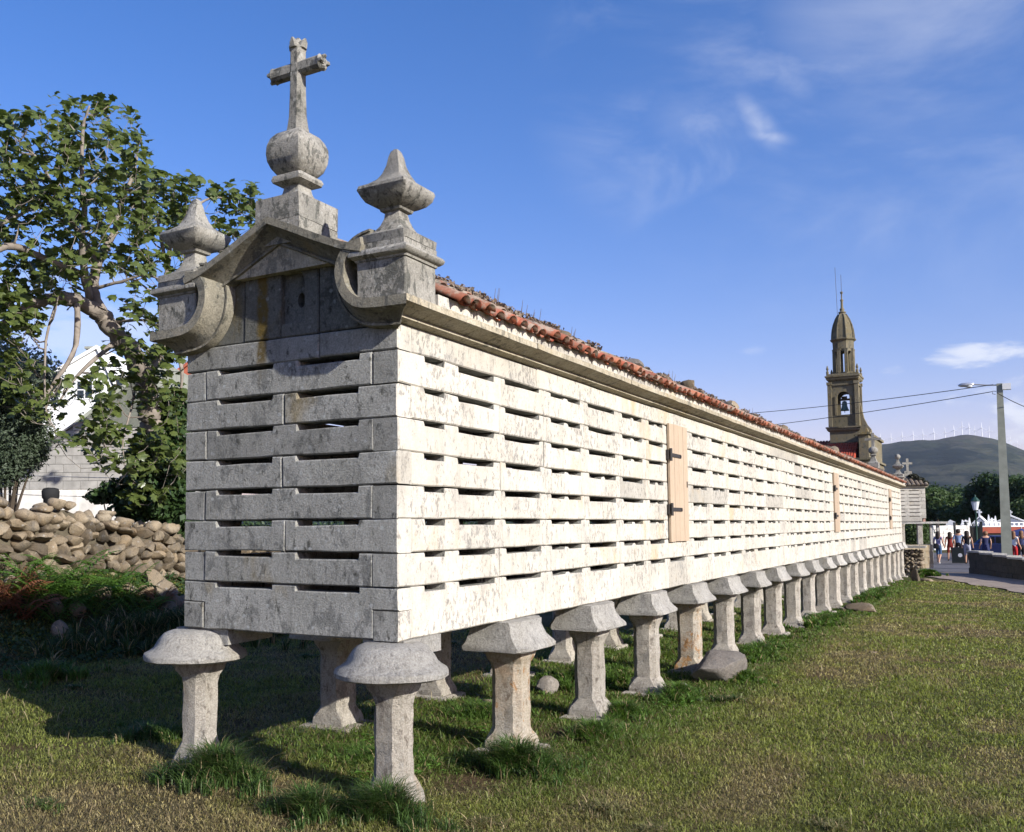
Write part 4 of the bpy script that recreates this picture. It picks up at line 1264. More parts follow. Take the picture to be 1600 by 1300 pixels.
def dry_stems():
    r_ = np.random.RandomState(31); n = 1500
    D = 3.2+r_.rand(n)**1.3*14; az = r_.uniform(-1.1, .08, n)
    x = CAM[0]+D*np.sin(az); y = CAM[1]+D*np.cos(az)
    ok = footprint_ok(x, y) & (x > -5.5) & (r_.rand(n) < .25+.75*N2(x, y, .8)) & ~((x > -2.1) & (x < 0) & (y > .2) & (r_.rand(n) < .7))
    x, y, D = x[ok], y[ok], D[ok]; n = len(x)
    c = np.array([.46, .37, .22])*(.55+.6*r_.rand(n)[:, None])
    V, F, cc = blades(x, y, ground(x, y), .05+.09*r_.rand(n)**1.6, np.maximum(.0022, .00055*D), .3+.9*r_.rand(n), c, r_, .3)
    me = npmesh('dry_stem', V, F, M_GRASS, False); setcol(me, cc)
    link('dry_stem', me, kind='stuff')['label'] = 'pale dry grass stalks standing above the turf'
dry_stems()
# low weeds: broad leaves in the turf
b = Mb(); wr = random.Random(3)
for cx, cy, n, h in ((-.42, .35, 26, .10), (-.35, .75, 20, .07), (-1.55, -.05, 22, .15), (-1.1, 1.3, 20, .08), (.35, 4.2, 26, .08), (-.55, 2.0, 22, .08), (.1, 6.6, 20, .08), (-.2, 5.0, 24, .1)):
    z = gz(cx, cy)
    for q in range(n):
        a = wr.uniform(0, 6.28); l = wr.uniform(.03, .075); t_ = wr.uniform(.2, 1)
        ox, oy = cx+wr.gauss(0, .10), cy+wr.gauss(0, .08); oz = z+h*t_*.7
        dx, dy = math.cos(a), math.sin(a)
        b.add([(ox, oy, oz), (ox+dx*l*.5-dy*l*.28, oy+dy*l*.5+dx*l*.28, oz+l*.25), (ox+dx*l, oy+dy*l, oz+l*.1), (ox+dx*l*.5+dy*l*.28, oy+dy*l*.5-dx*l*.28, oz+l*.25)], [(0, 1, 2, 3)])
o = b.build('meadow_weed', M_FERN, kind='stuff'); o['label'] = 'broad leaved weeds in the turf between the pillars'

# ------------------------------------------------------------------ leafy things
def leaf_cloud(lobes, n, size, seed, shell=.55, aspect=.6, droop=0.):
    """n leaf shapes spread through ellipsoid lobes [(c, (rx, ry, rz))]"""
    r_ = np.random.RandomState(seed)
    vol = np.array([a[1][0]*a[1][1]*a[1][2] for a in lobes])**.72
    i = r_.choice(len(lobes), n, p=vol/vol.sum())
    cc = np.array([a[0] for a in lobes], float)[i]; rr = np.array([a[1] for a in lobes], float)[i]
    d = r_.normal(size=(n, 3)); d /= np.linalg.norm(d, axis=1)[:, None]
    rad = (shell+(1-shell)*r_.rand(n))[:, None]*(1+.10*r_.normal(size=(n, 1)))
    P = cc+d*rr*rad
    nrm = d*.6+r_.normal(size=(n, 3))*.7+np.array([0, 0, .35]); nrm /= np.linalg.norm(nrm, axis=1)[:, None]
    t = np.cross(nrm, r_.normal(size=(n, 3))); t /= np.linalg.norm(t, axis=1)[:, None]
    bt = np.cross(nrm, t)
    s_ = (size*(.55+.8*r_.rand(n)))[:, None]
    V = np.stack([P-t*s_*.5, P+bt*s_*aspect*.5+nrm*s_*.08, P+t*s_*.5-np.array([0, 0, 1])*s_*droop, P-bt*s_*aspect*.5+nrm*s_*.08], 1).reshape(-1, 3)
    k = np.arange(n)*4
    F = np.stack([k, k+1, k+2, k+3], 1)
    return V, F
def lobes_of(c, R, n, seed, spread=.62, rmin=.3, rmax=.55, zs=.8):
    r_ = random.Random(seed); out_ = [(tuple(c), (R[0]*.55, R[1]*.55, R[2]*.6))]
    for _ in range(n):
        a = r_.uniform(0, 6.283); e = r_.uniform(-.6, 1.0)
        k = r_.uniform(rmin, rmax)
        out_.append(((c[0]+R[0]*spread*math.cos(a)*math.cos(e), c[1]+R[1]*spread*math.sin(a)*math.cos(e), c[2]+R[2]*spread*math.sin(e)), (R[0]*k, R[1]*k, R[2]*k*zs)))
    return out_
def leafy_tree(x, y, h, R, seed, label, mat=M_WOOD1, n=5200, size=.42, group=None, zc=None, cat='tree', name='tree'):
    z = gz(x, y)
    t_ = thing(name, label, cat, (x, y, z-.1), 0, group)
    cz = h*.58 if zc is None else zc
    lb = lobes_of((0, 0, cz), (R, R, h*.42), 11, seed)
    V, F = leaf_cloud(lb, n, size, seed, .4)
    link('crown', npmesh('crown', V, F, mat, False), t_)
    b = Mb(); r_ = random.Random(seed)
    b.tube([(0, 0, -.2), (.1, 0, h*.2), (0, .1, h*.45), (.15, 0, h*.75)], [h*.035, h*.028, h*.02, h*.006], 7)
    for c_, rr in lb[1:7]:
        b.tube([(0, 0, h*r_.uniform(.2, .45)), (c_[0]*.5, c_[1]*.5, c_[2]*.8+.1), c_], [h*.014, h*.009, h*.004], 5)
    b.build('trunk', M_BARK2, t_)
    return t_
# trees behind the cemetery, seen right of the granary
tl = [(1462, 792, 128, 7.6, 4.6, 'rounded green tree just right of the far granary', M_WOOD2), (1492, 790, 150, 8.6, 5.5, 'broad green tree behind the cemetery wall', M_WOOD2), (1522, 800, 118, 6.6, 4.0, 'low bush like tree behind the green street lantern', M_WOOD2),
      (1547, 790, 140, 9.0, 5.2, 'dark tree between the lantern and the concrete pole', M_WOOD1), (1574, 785, 112, 8.9, 4.8, 'tallest dark tree, standing behind the concrete pole', M_WOOD1), (1604, 785, 108, 8.6, 5.2, 'dark tree cut by the right edge of the photo', M_WOOD1), (1476, 780, 190, 11, 7, 'farthest dark tree on the left of the belt', M_WOOD1), (1444, 790, 165, 9.6, 6, 'dark tree half behind the far granary roof', M_WOOD1), (1640, 785, 118, 9.4, 6, 'dark tree just beyond the right edge', M_WOOD1), (1512, 790, 210, 11.5, 8, 'far dark tree in the middle of the belt', M_WOOD1)]
for i, (px, py, D, h, R, lb, mt) in enumerate(tl):
    p = at(px, 818, D)
    leafy_tree(p.x, p.y, h, R, 40+i, lb, mt, 6000, .5, 'trees behind the cemetery')
# a belt of woodland at the hill foot
V_, F_ = [], []
r_ = np.random.RandomState(5); lb = []
for k in range(120):
    px = -900+k*24+r_.rand()*20; D = 330+r_.rand()*120
    p = at(px, 818, D); lb.append(((p.x, p.y, gz(p.x, p.y)+3+r_.rand()*3), (11, 9, 7+r_.rand()*4)))
V, F = leaf_cloud(lb, 42000, 1.6, 3, .5)
o = link('woodland', npmesh('woodland', V, F, M_WOOD1, False), kind='stuff'); o['label'] = 'distant belt of woodland at the foot of the hills'

V, F = leaf_cloud(CUSH, 26000, .028, 55, .75, .8)
o = link('roof_moss', npmesh('roof_moss', V, F, M_WEED, False), kind='stuff'); o['label'] = 'dry moss cushions growing on the granary tiles'

# ---- fig tree
def fig_leaf_mesh(seed):
    r_ = random.Random(seed)
    pts = []
    lob = [(-2.6, .55), (-2.0, .62), (-1.4, .88), (-1.0, .70), (-.65, .98), (-.3, .80), (0, 1.12), (.3, .80), (.65, .98), (1.0, .70), (1.4, .88), (2.0, .62), (2.6, .55)]
    v = [(0, 0, 0)]
    for a, r in lob:
        r *= .5*(1+r_.uniform(-.12, .12)); x, y = math.sin(a)*r, math.cos(a)*r+.15
        v.append((x, y, -.9*x*x-.35*y*y*r_.uniform(.5, 1.4)+r_.uniform(-.03, .03)))
    f = [(0, i+1, i+2) for i in range(len(lob)-1)]
    me = bpy.data.meshes.new('leaf'); me.from_pydata(v, [], f); me.materials.append(M_LEAF)
    me.polygons.foreach_set('use_smooth', [True]*len(me.polygons)); me.update()
    return me
FL = [fig_leaf_mesh(k) for k in range(5)]
FLV = [(np.array([v.co[:] for v in me.vertices]), [tuple(p.vertices) for p in me.polygons]) for me in FL]
FIG = thing('fig_tree', 'big sprawling fig tree with twisted grey limbs behind the dry stone wall', 'tree', (-9.9, 6.9, .1))
bpy.context.view_layer.update()
FO = Vector(FIG.location)
rf = random.Random(21)
nodes = []
trunk = Mb()
def limb(pts, r0, r1):
    """pts (px, py, D)"""
    P = [at(*p)-FO for p in pts]
    Q = []
    for i in range(len(P)-1):
        a = P[max(i-1, 0)]; b_, c_ = P[i], P[i+1]; d = P[min(i+2, len(P)-1)]
        for k in range(4):
            t_ = k/4
            Q.append(.5*((2*b_)+(c_-a)*t_+(2*a-5*b_+4*c_-d)*t_*t_+(-a+3*b_-3*c_+d)*t_**3))
    Q.append(P[-1])
    n = len(Q)
    rr = [r0+(r1-r0)*i/(n-1) for i in range(n)]
    Q = [q+Vector((rf.uniform(-1, 1), rf.uniform(-1, 1), rf.uniform(-1, 1)))*r_*.18 for q, r_ in zip(Q, rr)]
    trunk.tube(Q, [r_*(1+rf.uniform(-.12, .12)) for r_ in rr], 8)
    for q, r_ in zip(Q, rr): nodes.append((q, r_))
limb([(203, 800, 16.6), (206, 760, 16.5), (222, 725, 16.5), (239, 695, 16.4), (236, 660, 16.4), (232, 637, 16.3), (226, 588, 16.2), (205, 552, 16), (185, 527, 15.8), (165, 500, 15.7), (152, 487, 15.6)], .22, .15)
limb([(152, 487, 15.6), (120, 470, 15.3), (83, 468, 15), (50, 475, 14.8), (20, 498, 14.6), (-25, 520, 14.5)], .13, .05)
limb([(160, 492, 15.6), (148, 462, 15.7), (146, 440, 15.8), (158, 400, 16), (179, 362, 16.2), (188, 320, 16.4), (205, 280, 16.6), (215, 240, 16.8)], .11, .02)
limb([(155, 420, 15.9), (128, 370, 15.7), (100, 330, 15.6), (82, 290, 15.5), (60, 250, 15.4), (30, 220, 15.3)], .06, .015)
limb([(140, 470, 15.6), (128, 400, 15.2), (132, 330, 15), (128, 270, 15), (130, 200, 15), (140, 165, 15)], .07, .015)
limb([(226, 600, 16.2), (245, 560, 16.4), (262, 520, 16.6), (250, 470, 16.9), (262, 420, 17.2), (270, 370, 17.5), (300, 330, 17.6), (330, 310, 17.8), (385, 312, 18)], .08, .012)
limb([(262, 430, 17.2), (255, 390, 17.2), (245, 340, 17.1), (232, 290, 17.0)], .04, .012)
limb([(-20, 395, 14), (20, 385, 14.3), (60, 400, 14.8), (120, 425, 15.3), (150, 445, 15.8)], .05, .06)
limb([(-30, 360, 14), (0, 350, 14.2), (40, 330, 14.6), (70, 300, 15)], .05, .015)
limb([(90, 470, 15), (74, 520, 14.6), (70, 575, 14.4), (72, 640, 14.3), (85, 668, 14.2)], .025, .008)
limb([(120, 475, 15.2), (118, 540, 15), (90, 590, 14.8), (60, 630, 14.6), (20, 650, 14.5)], .05, .015)
limb([(185, 530, 15.8), (150, 560, 15.4), (118, 590, 15.2), (85, 640, 15)], .05, .012)
limb([(232, 637, 16.3), (215, 600, 15.9), (205, 640, 15.5), (192, 690, 15.3), (196, 730, 15.2)], .03, .006)
limb([(150, 450, 15.8), (190, 440, 15.7), (230, 430, 15.6), (275, 450, 15.5)], .035, .008)
limb([(175, 505, 15.8), (215, 500, 15.5), (255, 505, 15.4), (290, 520, 15.4)], .03, .008)
limb([(258, 520, 16.6), (280, 560, 16.6), (284, 600, 16.6), (270, 660, 16.5)], .05, .012)
trunk.build('trunk', M_BARK, FIG, smooth=True)
# twigs reach out from the nearest limb to leafy points spread through the crown
regions = [  # px box, weight, depth range
    ((95, 150, 225, 300), 60, (14.4, 17.2)), ((0, 175, 110, 330), 60, (13.8, 16.6)), ((-60, 180, 10, 420), 34, (13.5, 16)), ((180, 230, 250, 330), 22, (15.5, 17.5)), ((0, 300, 250, 430), 100, (13.8, 17.2)),
    ((240, 275, 320, 350), 26, (16.5, 18)), ((330, 290, 402, 350), 22, (17.2, 18.4)), ((250, 340, 400, 400), 20, (16.5, 18.2)), ((0, 400, 120, 470), 28, (14, 16)), ((180, 450, 290, 560), 34, (14.8, 16.8)), ((190, 330, 300, 440), 20, (15.5, 17.5)),
    ((0, 470, 60, 620), 34, (13.8, 15)), ((220, 540, 292, 700), 46, (15, 17)), ((20, 590, 170, 690), 24, (13.6, 15)), ((130, 650, 215, 745), 15, (14.6, 15.6)), ((200, 680, 292, 800), 40, (15, 16.8)), ((-60, 420, 0, 640), 22, (13.6, 15.5)),
    ((150, 560, 215, 640), 12, (14.6, 16))]
tw = Mb(); leaves = []
tips = []
for (x0, y0, x1, y1), wgt, (d0, d1) in regions:
    for q in range(int(wgt*1.6)):
        px, py = rf.uniform(x0, x1), rf.uniform(y0, y1); D = rf.uniform(d0, d1)
        if 60 < px < 250 and py < 148+abs(px-135)*.35+rf.uniform(-8, 14): continue
        tips.append(at(px, py, D)-FO)
NPL = [n_[0] for n_ in nodes]; NPR = [n_[1] for n_ in nodes]
arr = np.array([p[:] for p in NPL])
TA = np.array([t_[:] for t_ in tips])
dmin = np.sqrt(((TA[:, None, :]-arr[None])**2).sum(2)).min(1)
for k in np.argsort(dmin):
    tip = tips[k]
    v_ = arr-TA[k]
    dd = np.sqrt((v_**2).sum(1))+np.where(v_[:, 2] > -.12, .6+.9*np.maximum(v_[:, 2], 0), 0)+.5*np.maximum(np.abs(v_[:, 1])+np.abs(v_[:, 0])-np.abs(v_[:, 2]), 0)+.12*rf.random()
    j = int(np.argmin(dd)); base = NPL[j]; ln = (tip-base).length
    if ln > 1.7: continue
    side = Vector((rf.gauss(0, .10), rf.gauss(0, .10), -.16+rf.gauss(0, .05)))*min(1, ln)
    m1_ = base.lerp(tip, .35)+side*.9; m2_ = base.lerp(tip, .7)+side*.7
    r_b = min(NPR[j]*.85, .010+.020*min(ln, 1.2))
    tw.tube([base, m1_, m2_, tip], [r_b, r_b*.85, r_b*.7, .007], 4, caps=False)
    new = [(m1_, r_b*.75), (m2_, r_b*.6), (tip, .006)]
    for p_, r_ in new: NPL.append(p_); NPR.append(max(r_, .006))
    arr = np.concatenate([arr, np.array([p_[:] for p_, _ in new])])
    for q in range(rf.choice((3, 4, 5, 6, 7))):
        t_ = max(0, 1-abs(rf.gauss(0, .3)))
        p = m2_.lerp(tip, t_)+Vector((rf.gauss(0, .075), rf.gauss(0, .075), rf.gauss(0, .06)+.03))
        nrm = (Vector((rf.gauss(0, .5), rf.gauss(0, .5), .8))+Vector((.7, -.35, .2))*rf.random()).normalized()
        leaves.append((p, nrm, rf.uniform(.13, .26), rf.uniform(0, 6.28)))
NP = None
tw.build('twigs', M_BARK, FIG, kind='stuff')
leaves.sort(key=lambda l_: (l_[0]+FO-Vector(CAM)).length/l_[2])
bigl, restv, restf = 0, [], []
for i, (p, nrm, sz, a) in enumerate(leaves):
    q = nrm.to_track_quat('Z', 'Y').to_matrix().to_4x4()
    M_ = Matrix.Translation(p) @ q @ Matrix.Rotation(a, 4, 'Z') @ Matrix.Scale(sz, 4)
    if i < 300:
        o = link('leaf', FL[i % 5], FIG); o.matrix_local = M_
    else:
        v, f = FLV[i % 5]; k = len(restv)
        mm = np.array(M_); vv = v @ mm[:3, :3].T+mm[:3, 3]
        restv.extend(map(tuple, vv)); restf.extend([tuple(z_+k for z_ in t_) for t_ in f])
put('leaf', restv, restf, M_LEAF, FIG, smooth=True, kind='stuff')
print('leaves', len(leaves))

# ---- shrubs on the left
def shrub(name, label, lobes, n, size, seed, mat, stems=True, shell=.45, aspect=.6):
    c = Vector(lobes[0][0]); g0 = gz(c.x, c.y)
    t_ = thing(name, label, 'shrub', (c.x, c.y, g0))
    lb = [((a[0]-c.x, a[1]-c.y, a[2]-g0), r_) for a, r_ in lobes]
    V, F = leaf_cloud(lb, n, size, seed, shell, aspect)
    link('foliage', npmesh('foliage', V, F, mat, False), t_)
    b = Mb()
    for a, r_ in lb: b.tube([(0, 0, -.2), (a[0]*.4, a[1]*.4, a[2]*.5), a], [.04, .025, .008], 5)
    b.build('stem', M_BARK2, t_)
def A(px, py, D): return tuple(at(px, py, D))
shrub('shrub', 'dark fine leaved evergreen shrub hanging over the wall at the left edge', [(A(10, 690, 14.5), (.65, .6, .5)), (A(45, 665, 14.6), (.38, .4, .38)), (A(-30, 640, 14.6), (.6, .6, .7)), (A(30, 715, 14.5), (.42, .4, .26)), (A(58, 700, 14.6), (.22, .2, .24)), (A(-5, 735, 14.5), (.6, .5, .3))], 26000, .065, 71, M_SHRUB, aspect=.4, shell=.3)
shrub('shrub', 'pale grey green shrub behind the fig branches at the left edge', [(A(20, 600, 19), (1.2, 1, .8)), (A(50, 590, 19), (.6, .6, .5)), (A(-20, 580, 19), (1.2, 1, .9))], 8000, .10, 72, leafmat('pale_shrub_leaf', (.10, .13, .085), (.17, .20, .14), (.24, .26, .19), .2))
shrub('shrub', 'dense dark ivy bush behind the wall against the fig trunk', [(A(245, 770, 16.0), (.62, .5, .55)), (A(275, 800, 16), (.5, .45, .45)), (A(215, 790, 16), (.5, .4, .28)), (A(275, 720, 16.2), (.42, .4, .6)), (A(240, 715, 16.2), (.35, .3, .3)), (A(270, 650, 16.6), (.30, .3, .5))], 9500, .11, 73, M_IVY, aspect=.75)
shrub('shrub', 'small dark bush on top of the wall left of the fig trunk', [(A(185, 765, 16.4), (.35, .3, .2)), (A(160, 775, 16.4), (.3, .3, .13))], 2200, .09, 74, M_IVY, aspect=.75)

# ---- dry stone wall
WALL = thing('dry_stone_wall', 'tumbledown dry stone wall of rounded field stones on the left', 'wall', (-8.85, 4, 0))
SM = [rock_mesh('stone', 1, 100+k, 2, .9, .34, None, 15) for k in range(14)]
wr = random.Random(9)
wo = Vector(WALL.location)
def topz(y): return np.interp(y, [-6, 0, 3.3, 5, 6.7, 9, 14, 22], [1.35, 1.3, 1.16, .98, .62, .46, .3, .2])+.05*np.sin(np.asarray(y)*3.1)+.05*np.sin(np.asarray(y)*6.3)
nw = 0; far_w = Mb(); cnt = 0
for face in (0, 1):
    z_off = 0
    base_y = -5.
    rows = 9
    for row in range(rows):
        y = -5+wr.uniform(0, .3)
        while y < 20:
            w = wr.uniform(.16, .36)*(1 if wr.random() > .3 else .6); h = wr.uniform(.10, .22)
            zb = gz(-8.6, y)-.12
            zc = zb+(row+.5)*.148+wr.uniform(-.05, .05)
            if zc < topz(y+w/2)-.06:
                x = -8.70-face*.42-.015*row+wr.uniform(-.05, .05)
                loc = Vector((x, y+w/2, zc))
                sc = (wr.uniform(.14, .21), w*.585, h*.64)
                rot = (wr.uniform(-.45, .45), wr.uniform(-.4, .4), wr.uniform(-.4, .4))
                inview = face == 0 and .8 < y < 11.5
                if (inview and nw < 300):
                    o = link('stone', SM[wr.randrange(14)], WALL); o.location = loc-wo; o.scale = sc; o.rotation_euler = rot; nw += 1
                else:
                    me = SM[wr.randrange(14)]
                    M_ = Matrix.Translation(loc-wo) @ Matrix.Rotation(rot[2], 4, 'Z') @ Matrix.Diagonal((*sc, 1))
                    far_w.add([M_ @ v.co for v in me.vertices], [tuple(p.vertices) for p in me.polygons])
            y += w*.93
far_w.build('stone', M_FIELD, WALL, smooth=True, kind='stuff')
b = Mb()
ys_ = np.linspace(-5, 20, 60); rings = []
for y in ys_:
    zt = float(topz(y))-.16; zb = gz(-8.8, y)-.3
    rings.append([(-8.74-wo.x, y-wo.y, zb), (-8.80-wo.x, y-wo.y, zt), (-9.1-wo.x, y-wo.y, zt), (-9.16-wo.x, y-wo.y, zb)])
b.loft(rings); b.build('core', flat('wall_rubble', (.10, .085, .06), .95, .1, .3, 9, .8), WALL)
# tumbled stones on the bank
for i, (px, py, D, r) in enumerate([(88, 893, 12.2, .14), (125, 905, 12.4, .12), (95, 938, 11.6, .13), (255, 872, 14.2, .17), (268, 900, 13.8, .15), (240, 850, 14.6, .17), (200, 873, 13.8, .12), (285, 885, 14, .14), (20, 875, 12.4, .13), (160, 880, 13.2, .13), (262, 915, 13.4, .13), (230, 880, 13.9, .12)]):
    p = at(px, py, D)
    o = link('fallen_stone', SM[i % 12]); o.location = (p.x, p.y, gz(p.x, p.y)+r*.35); o.scale = (r*1.2, r*1.3, r); o.rotation_euler = (i, i*2, i*3)
    tag(o, ['pale stone half hidden in ferns below the wall', 'tan stone under the middle ferns', 'whitish flat stone low on the fern bank', 'large fallen stone at the right end of the bank', 'fallen stone nearest the granary corner', 'upper fallen stone near the granary edge', 'rounded stone between the two fern clumps', 'last fallen stone beside the granary wall', 'fallen stone above the brown bracken', 'stone lying above the dark weeds', 'low stone by the shadow edge at the right end', 'grey stone among weeds at the right of the bank'][i], 'rock', 'stones fallen from the dry stone wall')

# ---- ferns and dead bracken
def frond(b, base, yaw, ln, rise, mat_i=0, np_=15, curl=.8):
    d = Vector((math.cos(yaw), math.sin(yaw), 0)); sd = Vector((-math.sin(yaw), math.cos(yaw), 0))
    pts = []
    for k in range(np_+1):
        t_ = k/np_
        pts.append(base+d*ln*(t_*.9)+Vector((0, 0, rise*(t_-curl*t_*t_))))
    b.tube(pts[::3]+[pts[-1]], .004, 3, caps=False)
    for k in range(1, np_):
        t_ = k/np_; w = ln*.30*math.sin(math.pi*min(1, t_*.85+.12))*(1-.25*t_)
        for sg in (-1, 1):
            p = pts[k]; q = p+sd*sg*w+d*w*.35+Vector((0, 0, -w*.22))
            hw = ln*.026
            m_ = p.lerp(q, .5)
            b.add([p-d*hw*.5, p+d*hw*.6, m_+d*hw*1.1, q, m_-d*hw*.7], [(0, 1, 2, 3, 4)])
def fern(px, py, D, ln, n, label, mat, name, cat, grp, seed, spread=6.28, y0=0.):
    p = at(px, py, D); z = gz(p.x, p.y)
    t_ = thing(name, label, cat, (p.x, p.y, z), 0, grp)
    r_ = random.Random(seed)
    for k in range(n):
        b = Mb(); a = y0+spread*(k+r_.uniform(-.3, .3))/n
        frond(b, Vector((r_.uniform(-.05, .05), r_.uniform(-.05, .05), 0)), a, ln*r_.uniform(.75, 1.1), ln*r_.uniform(1.1, 1.9), curl=r_.uniform(.45, .75))
        b.build('frond', mat, t_)
fl = [(60, 900, 12.2, .70, 11, 'green fern at the foot of the stone wall, far left'), (105, 885, 12.8, .75, 12, 'tallest green fern clump against the wall'), (135, 905, 12.6, .62, 11, 'green fern leaning right below the tallest clump'), (90, 925, 11.9, .5, 9, 'low fern in front of the tallest clump'), (170, 905, 13.3, .5, 10, 'small fern in the middle of the bank'), (200, 905, 13.4, .55, 12, 'green fern left of the reddish weeds'), (235, 915, 13.3, .42, 9, 'fern nearest the granary corner'), (35, 880, 12.8, .55, 9, 'fern against the wall at the left edge'), (215, 925, 12.9, .42, 9, 'low fern at the edge of the granary shadow'), (150, 930, 12.4, .4, 8, 'small fern by the shadow on the bank')]
fl += [(75, 915, 12.3, .6, 11, 'fern between the wall foot and the low fern'), (120, 918, 12.5, .55, 11, 'fern right of the low fern, below the tallest clump'), (180, 890, 13.6, .5, 11, 'upright fern close under the middle of the wall'), (50, 925, 12, .5, 10, 'fern rising behind the dead bracken')]
for i, (px, py, D, ln, n, lb) in enumerate(fl):
    fern(px, py, D, ln, n, lb, M_FERN, 'fern', 'fern', 'green ferns on the bank', 200+i)
for i, (px, py, D, ln, n, lb) in enumerate([(5, 925, 11.6, .6, 14, 'rust brown dead bracken at the left edge'), (35, 930, 11.6, .55, 14, 'rust brown dead bracken clump beside the ferns'), (20, 905, 12, .5, 12, 'dead bracken against the wall foot at left'), (250, 905, 13.6, .38, 12, 'reddish dry bracken near the granary corner'), (272, 925, 13.3, .34, 10, 'dry brown bracken at the very foot of the granary corner')]):
    fern(px, py, D, ln, n, lb, M_BRACK, 'dead_bracken', 'bracken', 'dead brown bracken', 300+i)
# ground cover on the bank
r_ = np.random.RandomState(8); n = 26000
x = -9.0+3.2*r_.rand(n)**.8; y = -1+14*r_.rand(n)
z = ground(x, y)+.02+.16*r_.rand(n)*N1(x, y, 1.3)
P = np.stack([x, y, z], 1)
s_ = (.03+.05*r_.rand(n))[:, None]
nrm = r_.normal(size=(n, 3))*.5+np.array([.2, 0, 1.]); nrm /= np.linalg.norm(nrm, axis=1)[:, None]
t = np.cross(nrm, r_.normal(size=(n, 3))); t /= np.linalg.norm(t, axis=1)[:, None]; bt = np.cross(nrm, t)
V = np.stack([P-t*s_*.5, P+bt*s_*.3, P+t*s_*.5, P-bt*s_*.3], 1).reshape(-1, 3); k = np.arange(n)*4
o = link('bank_weed', npmesh('bank_weed', V, np.stack([k, k+1, k+2, k+3], 1), M_IVY, False), kind='stuff'); o['label'] = 'leafy ground cover on the bank below the stone wall'

# ---- concrete block wall and houses beyond the fig
BW = thing('block_wall', 'weathered grey concrete block wall with a curved top behind the fig tree', 'wall')
p0, p1 = at(-60, 780, 22.5), at(330, 780, 22)
dirw = Vector((p1.x-p0.x, p1.y-p0.y, 0)); Lw = dirw.length; dirw.normalize(); nw_ = Vector((dirw.y, -dirw.x, 0))
BW.location = (p0.x, p0.y, 0); BW.rotation_euler = (0, 0, math.atan2(dirw.y, dirw.x))
def wz(u):  # top profile along the wall
    px = -60+390*u/Lw
    return float(np.interp(px, [-60, 0, 60, 95, 118, 140, 158, 190, 215, 330], [1.9, 2.0, 2.55, 2.95, 3.17, 3.27, 3.27, 3.05, 3.0, 2.95]))
bz0 = 1.62; bh = .20; bl = .42
r_ = random.Random(4)
ground_w = min(gz(p0.x, p0.y), gz(p1.x, p1.y))-.3
row = 0; z = bz0
while z < 3.4:
    u = -(row % 2)*bl/2
    while u < Lw:
        a, c_ = max(u, 0), min(u+bl, Lw); zt = min(z+bh, wz((a+c_)/2))
        if c_-a > .06 and zt-z > .05:
            b = Mb(); b.box((a+.005, -.002-r_.uniform(0, .006), z+.005), (c_-.005, .19, zt-.004)); b.build('block', M_BLOCK, BW)
        u += bl
    row += 1; z += bh
b = Mb(); b.box((0, .012, ground_w), (Lw, .18, bz0)); b.box((0, -.03, ground_w), (Lw*.47, .01, bz0-.02)); b.build('wall_base', M_LIME, BW)
pts = [(u, wz(u)) for u in np.linspace(0, Lw, 50)]
b = Mb(); b.loft([[(u, -.03, z+.0), (u, .22, z), (u, .22, z+.05), (u, -.03, z+.05)] for u, z in pts]); b.build('coping', M_BLOCK, BW)
# mortar bed behind the blocks
b = Mb(); b.loft([[(u, .012, bz0), (u, .18, bz0), (u, .18, z-.01), (u, .012, z-.01)] for u, z in pts]); b.build('mortar', flat('mortar', (.20, .195, .185), .95, .1), BW)
# dark bucket-like post cap on the wall
p = at(79, 778, 14.2)
b = Mb(); b.loft([sring(0, 0, z, r, r, 2, 14, .01) for r, z in ((.09, -1.1), (.10, -.25), (.105, -.02), (.125, .0), (.13, .10), (.11, .14), (.06, .155))])
o = b.build('post', flat('dark_tar', (.02, .02, .02), .8, .2), smooth=True, loc=(p.x, p.y, p.z)); tag(o, 'squat black capped post standing just behind the stone wall', 'post')
# wires strung in front of the block wall
for i, (zz, lb) in enumerate(((742, 'upper thin fence wire before the block wall'), (772, 'lower thin fence wire before the block wall'))):
    a, c_ = at(-40, zz-2, 17), at(300, zz+6, 17.5)
    b = Mb(); b.tube([a, a.lerp(c_, .33)-Vector((0, 0, .02)), a.lerp(c_, .66)-Vector((0, 0, .02)), c_], .006, 4); o = b.build('fence_wire', M_CHROME); tag(o, lb, 'wire', 'fence wires before the block wall')

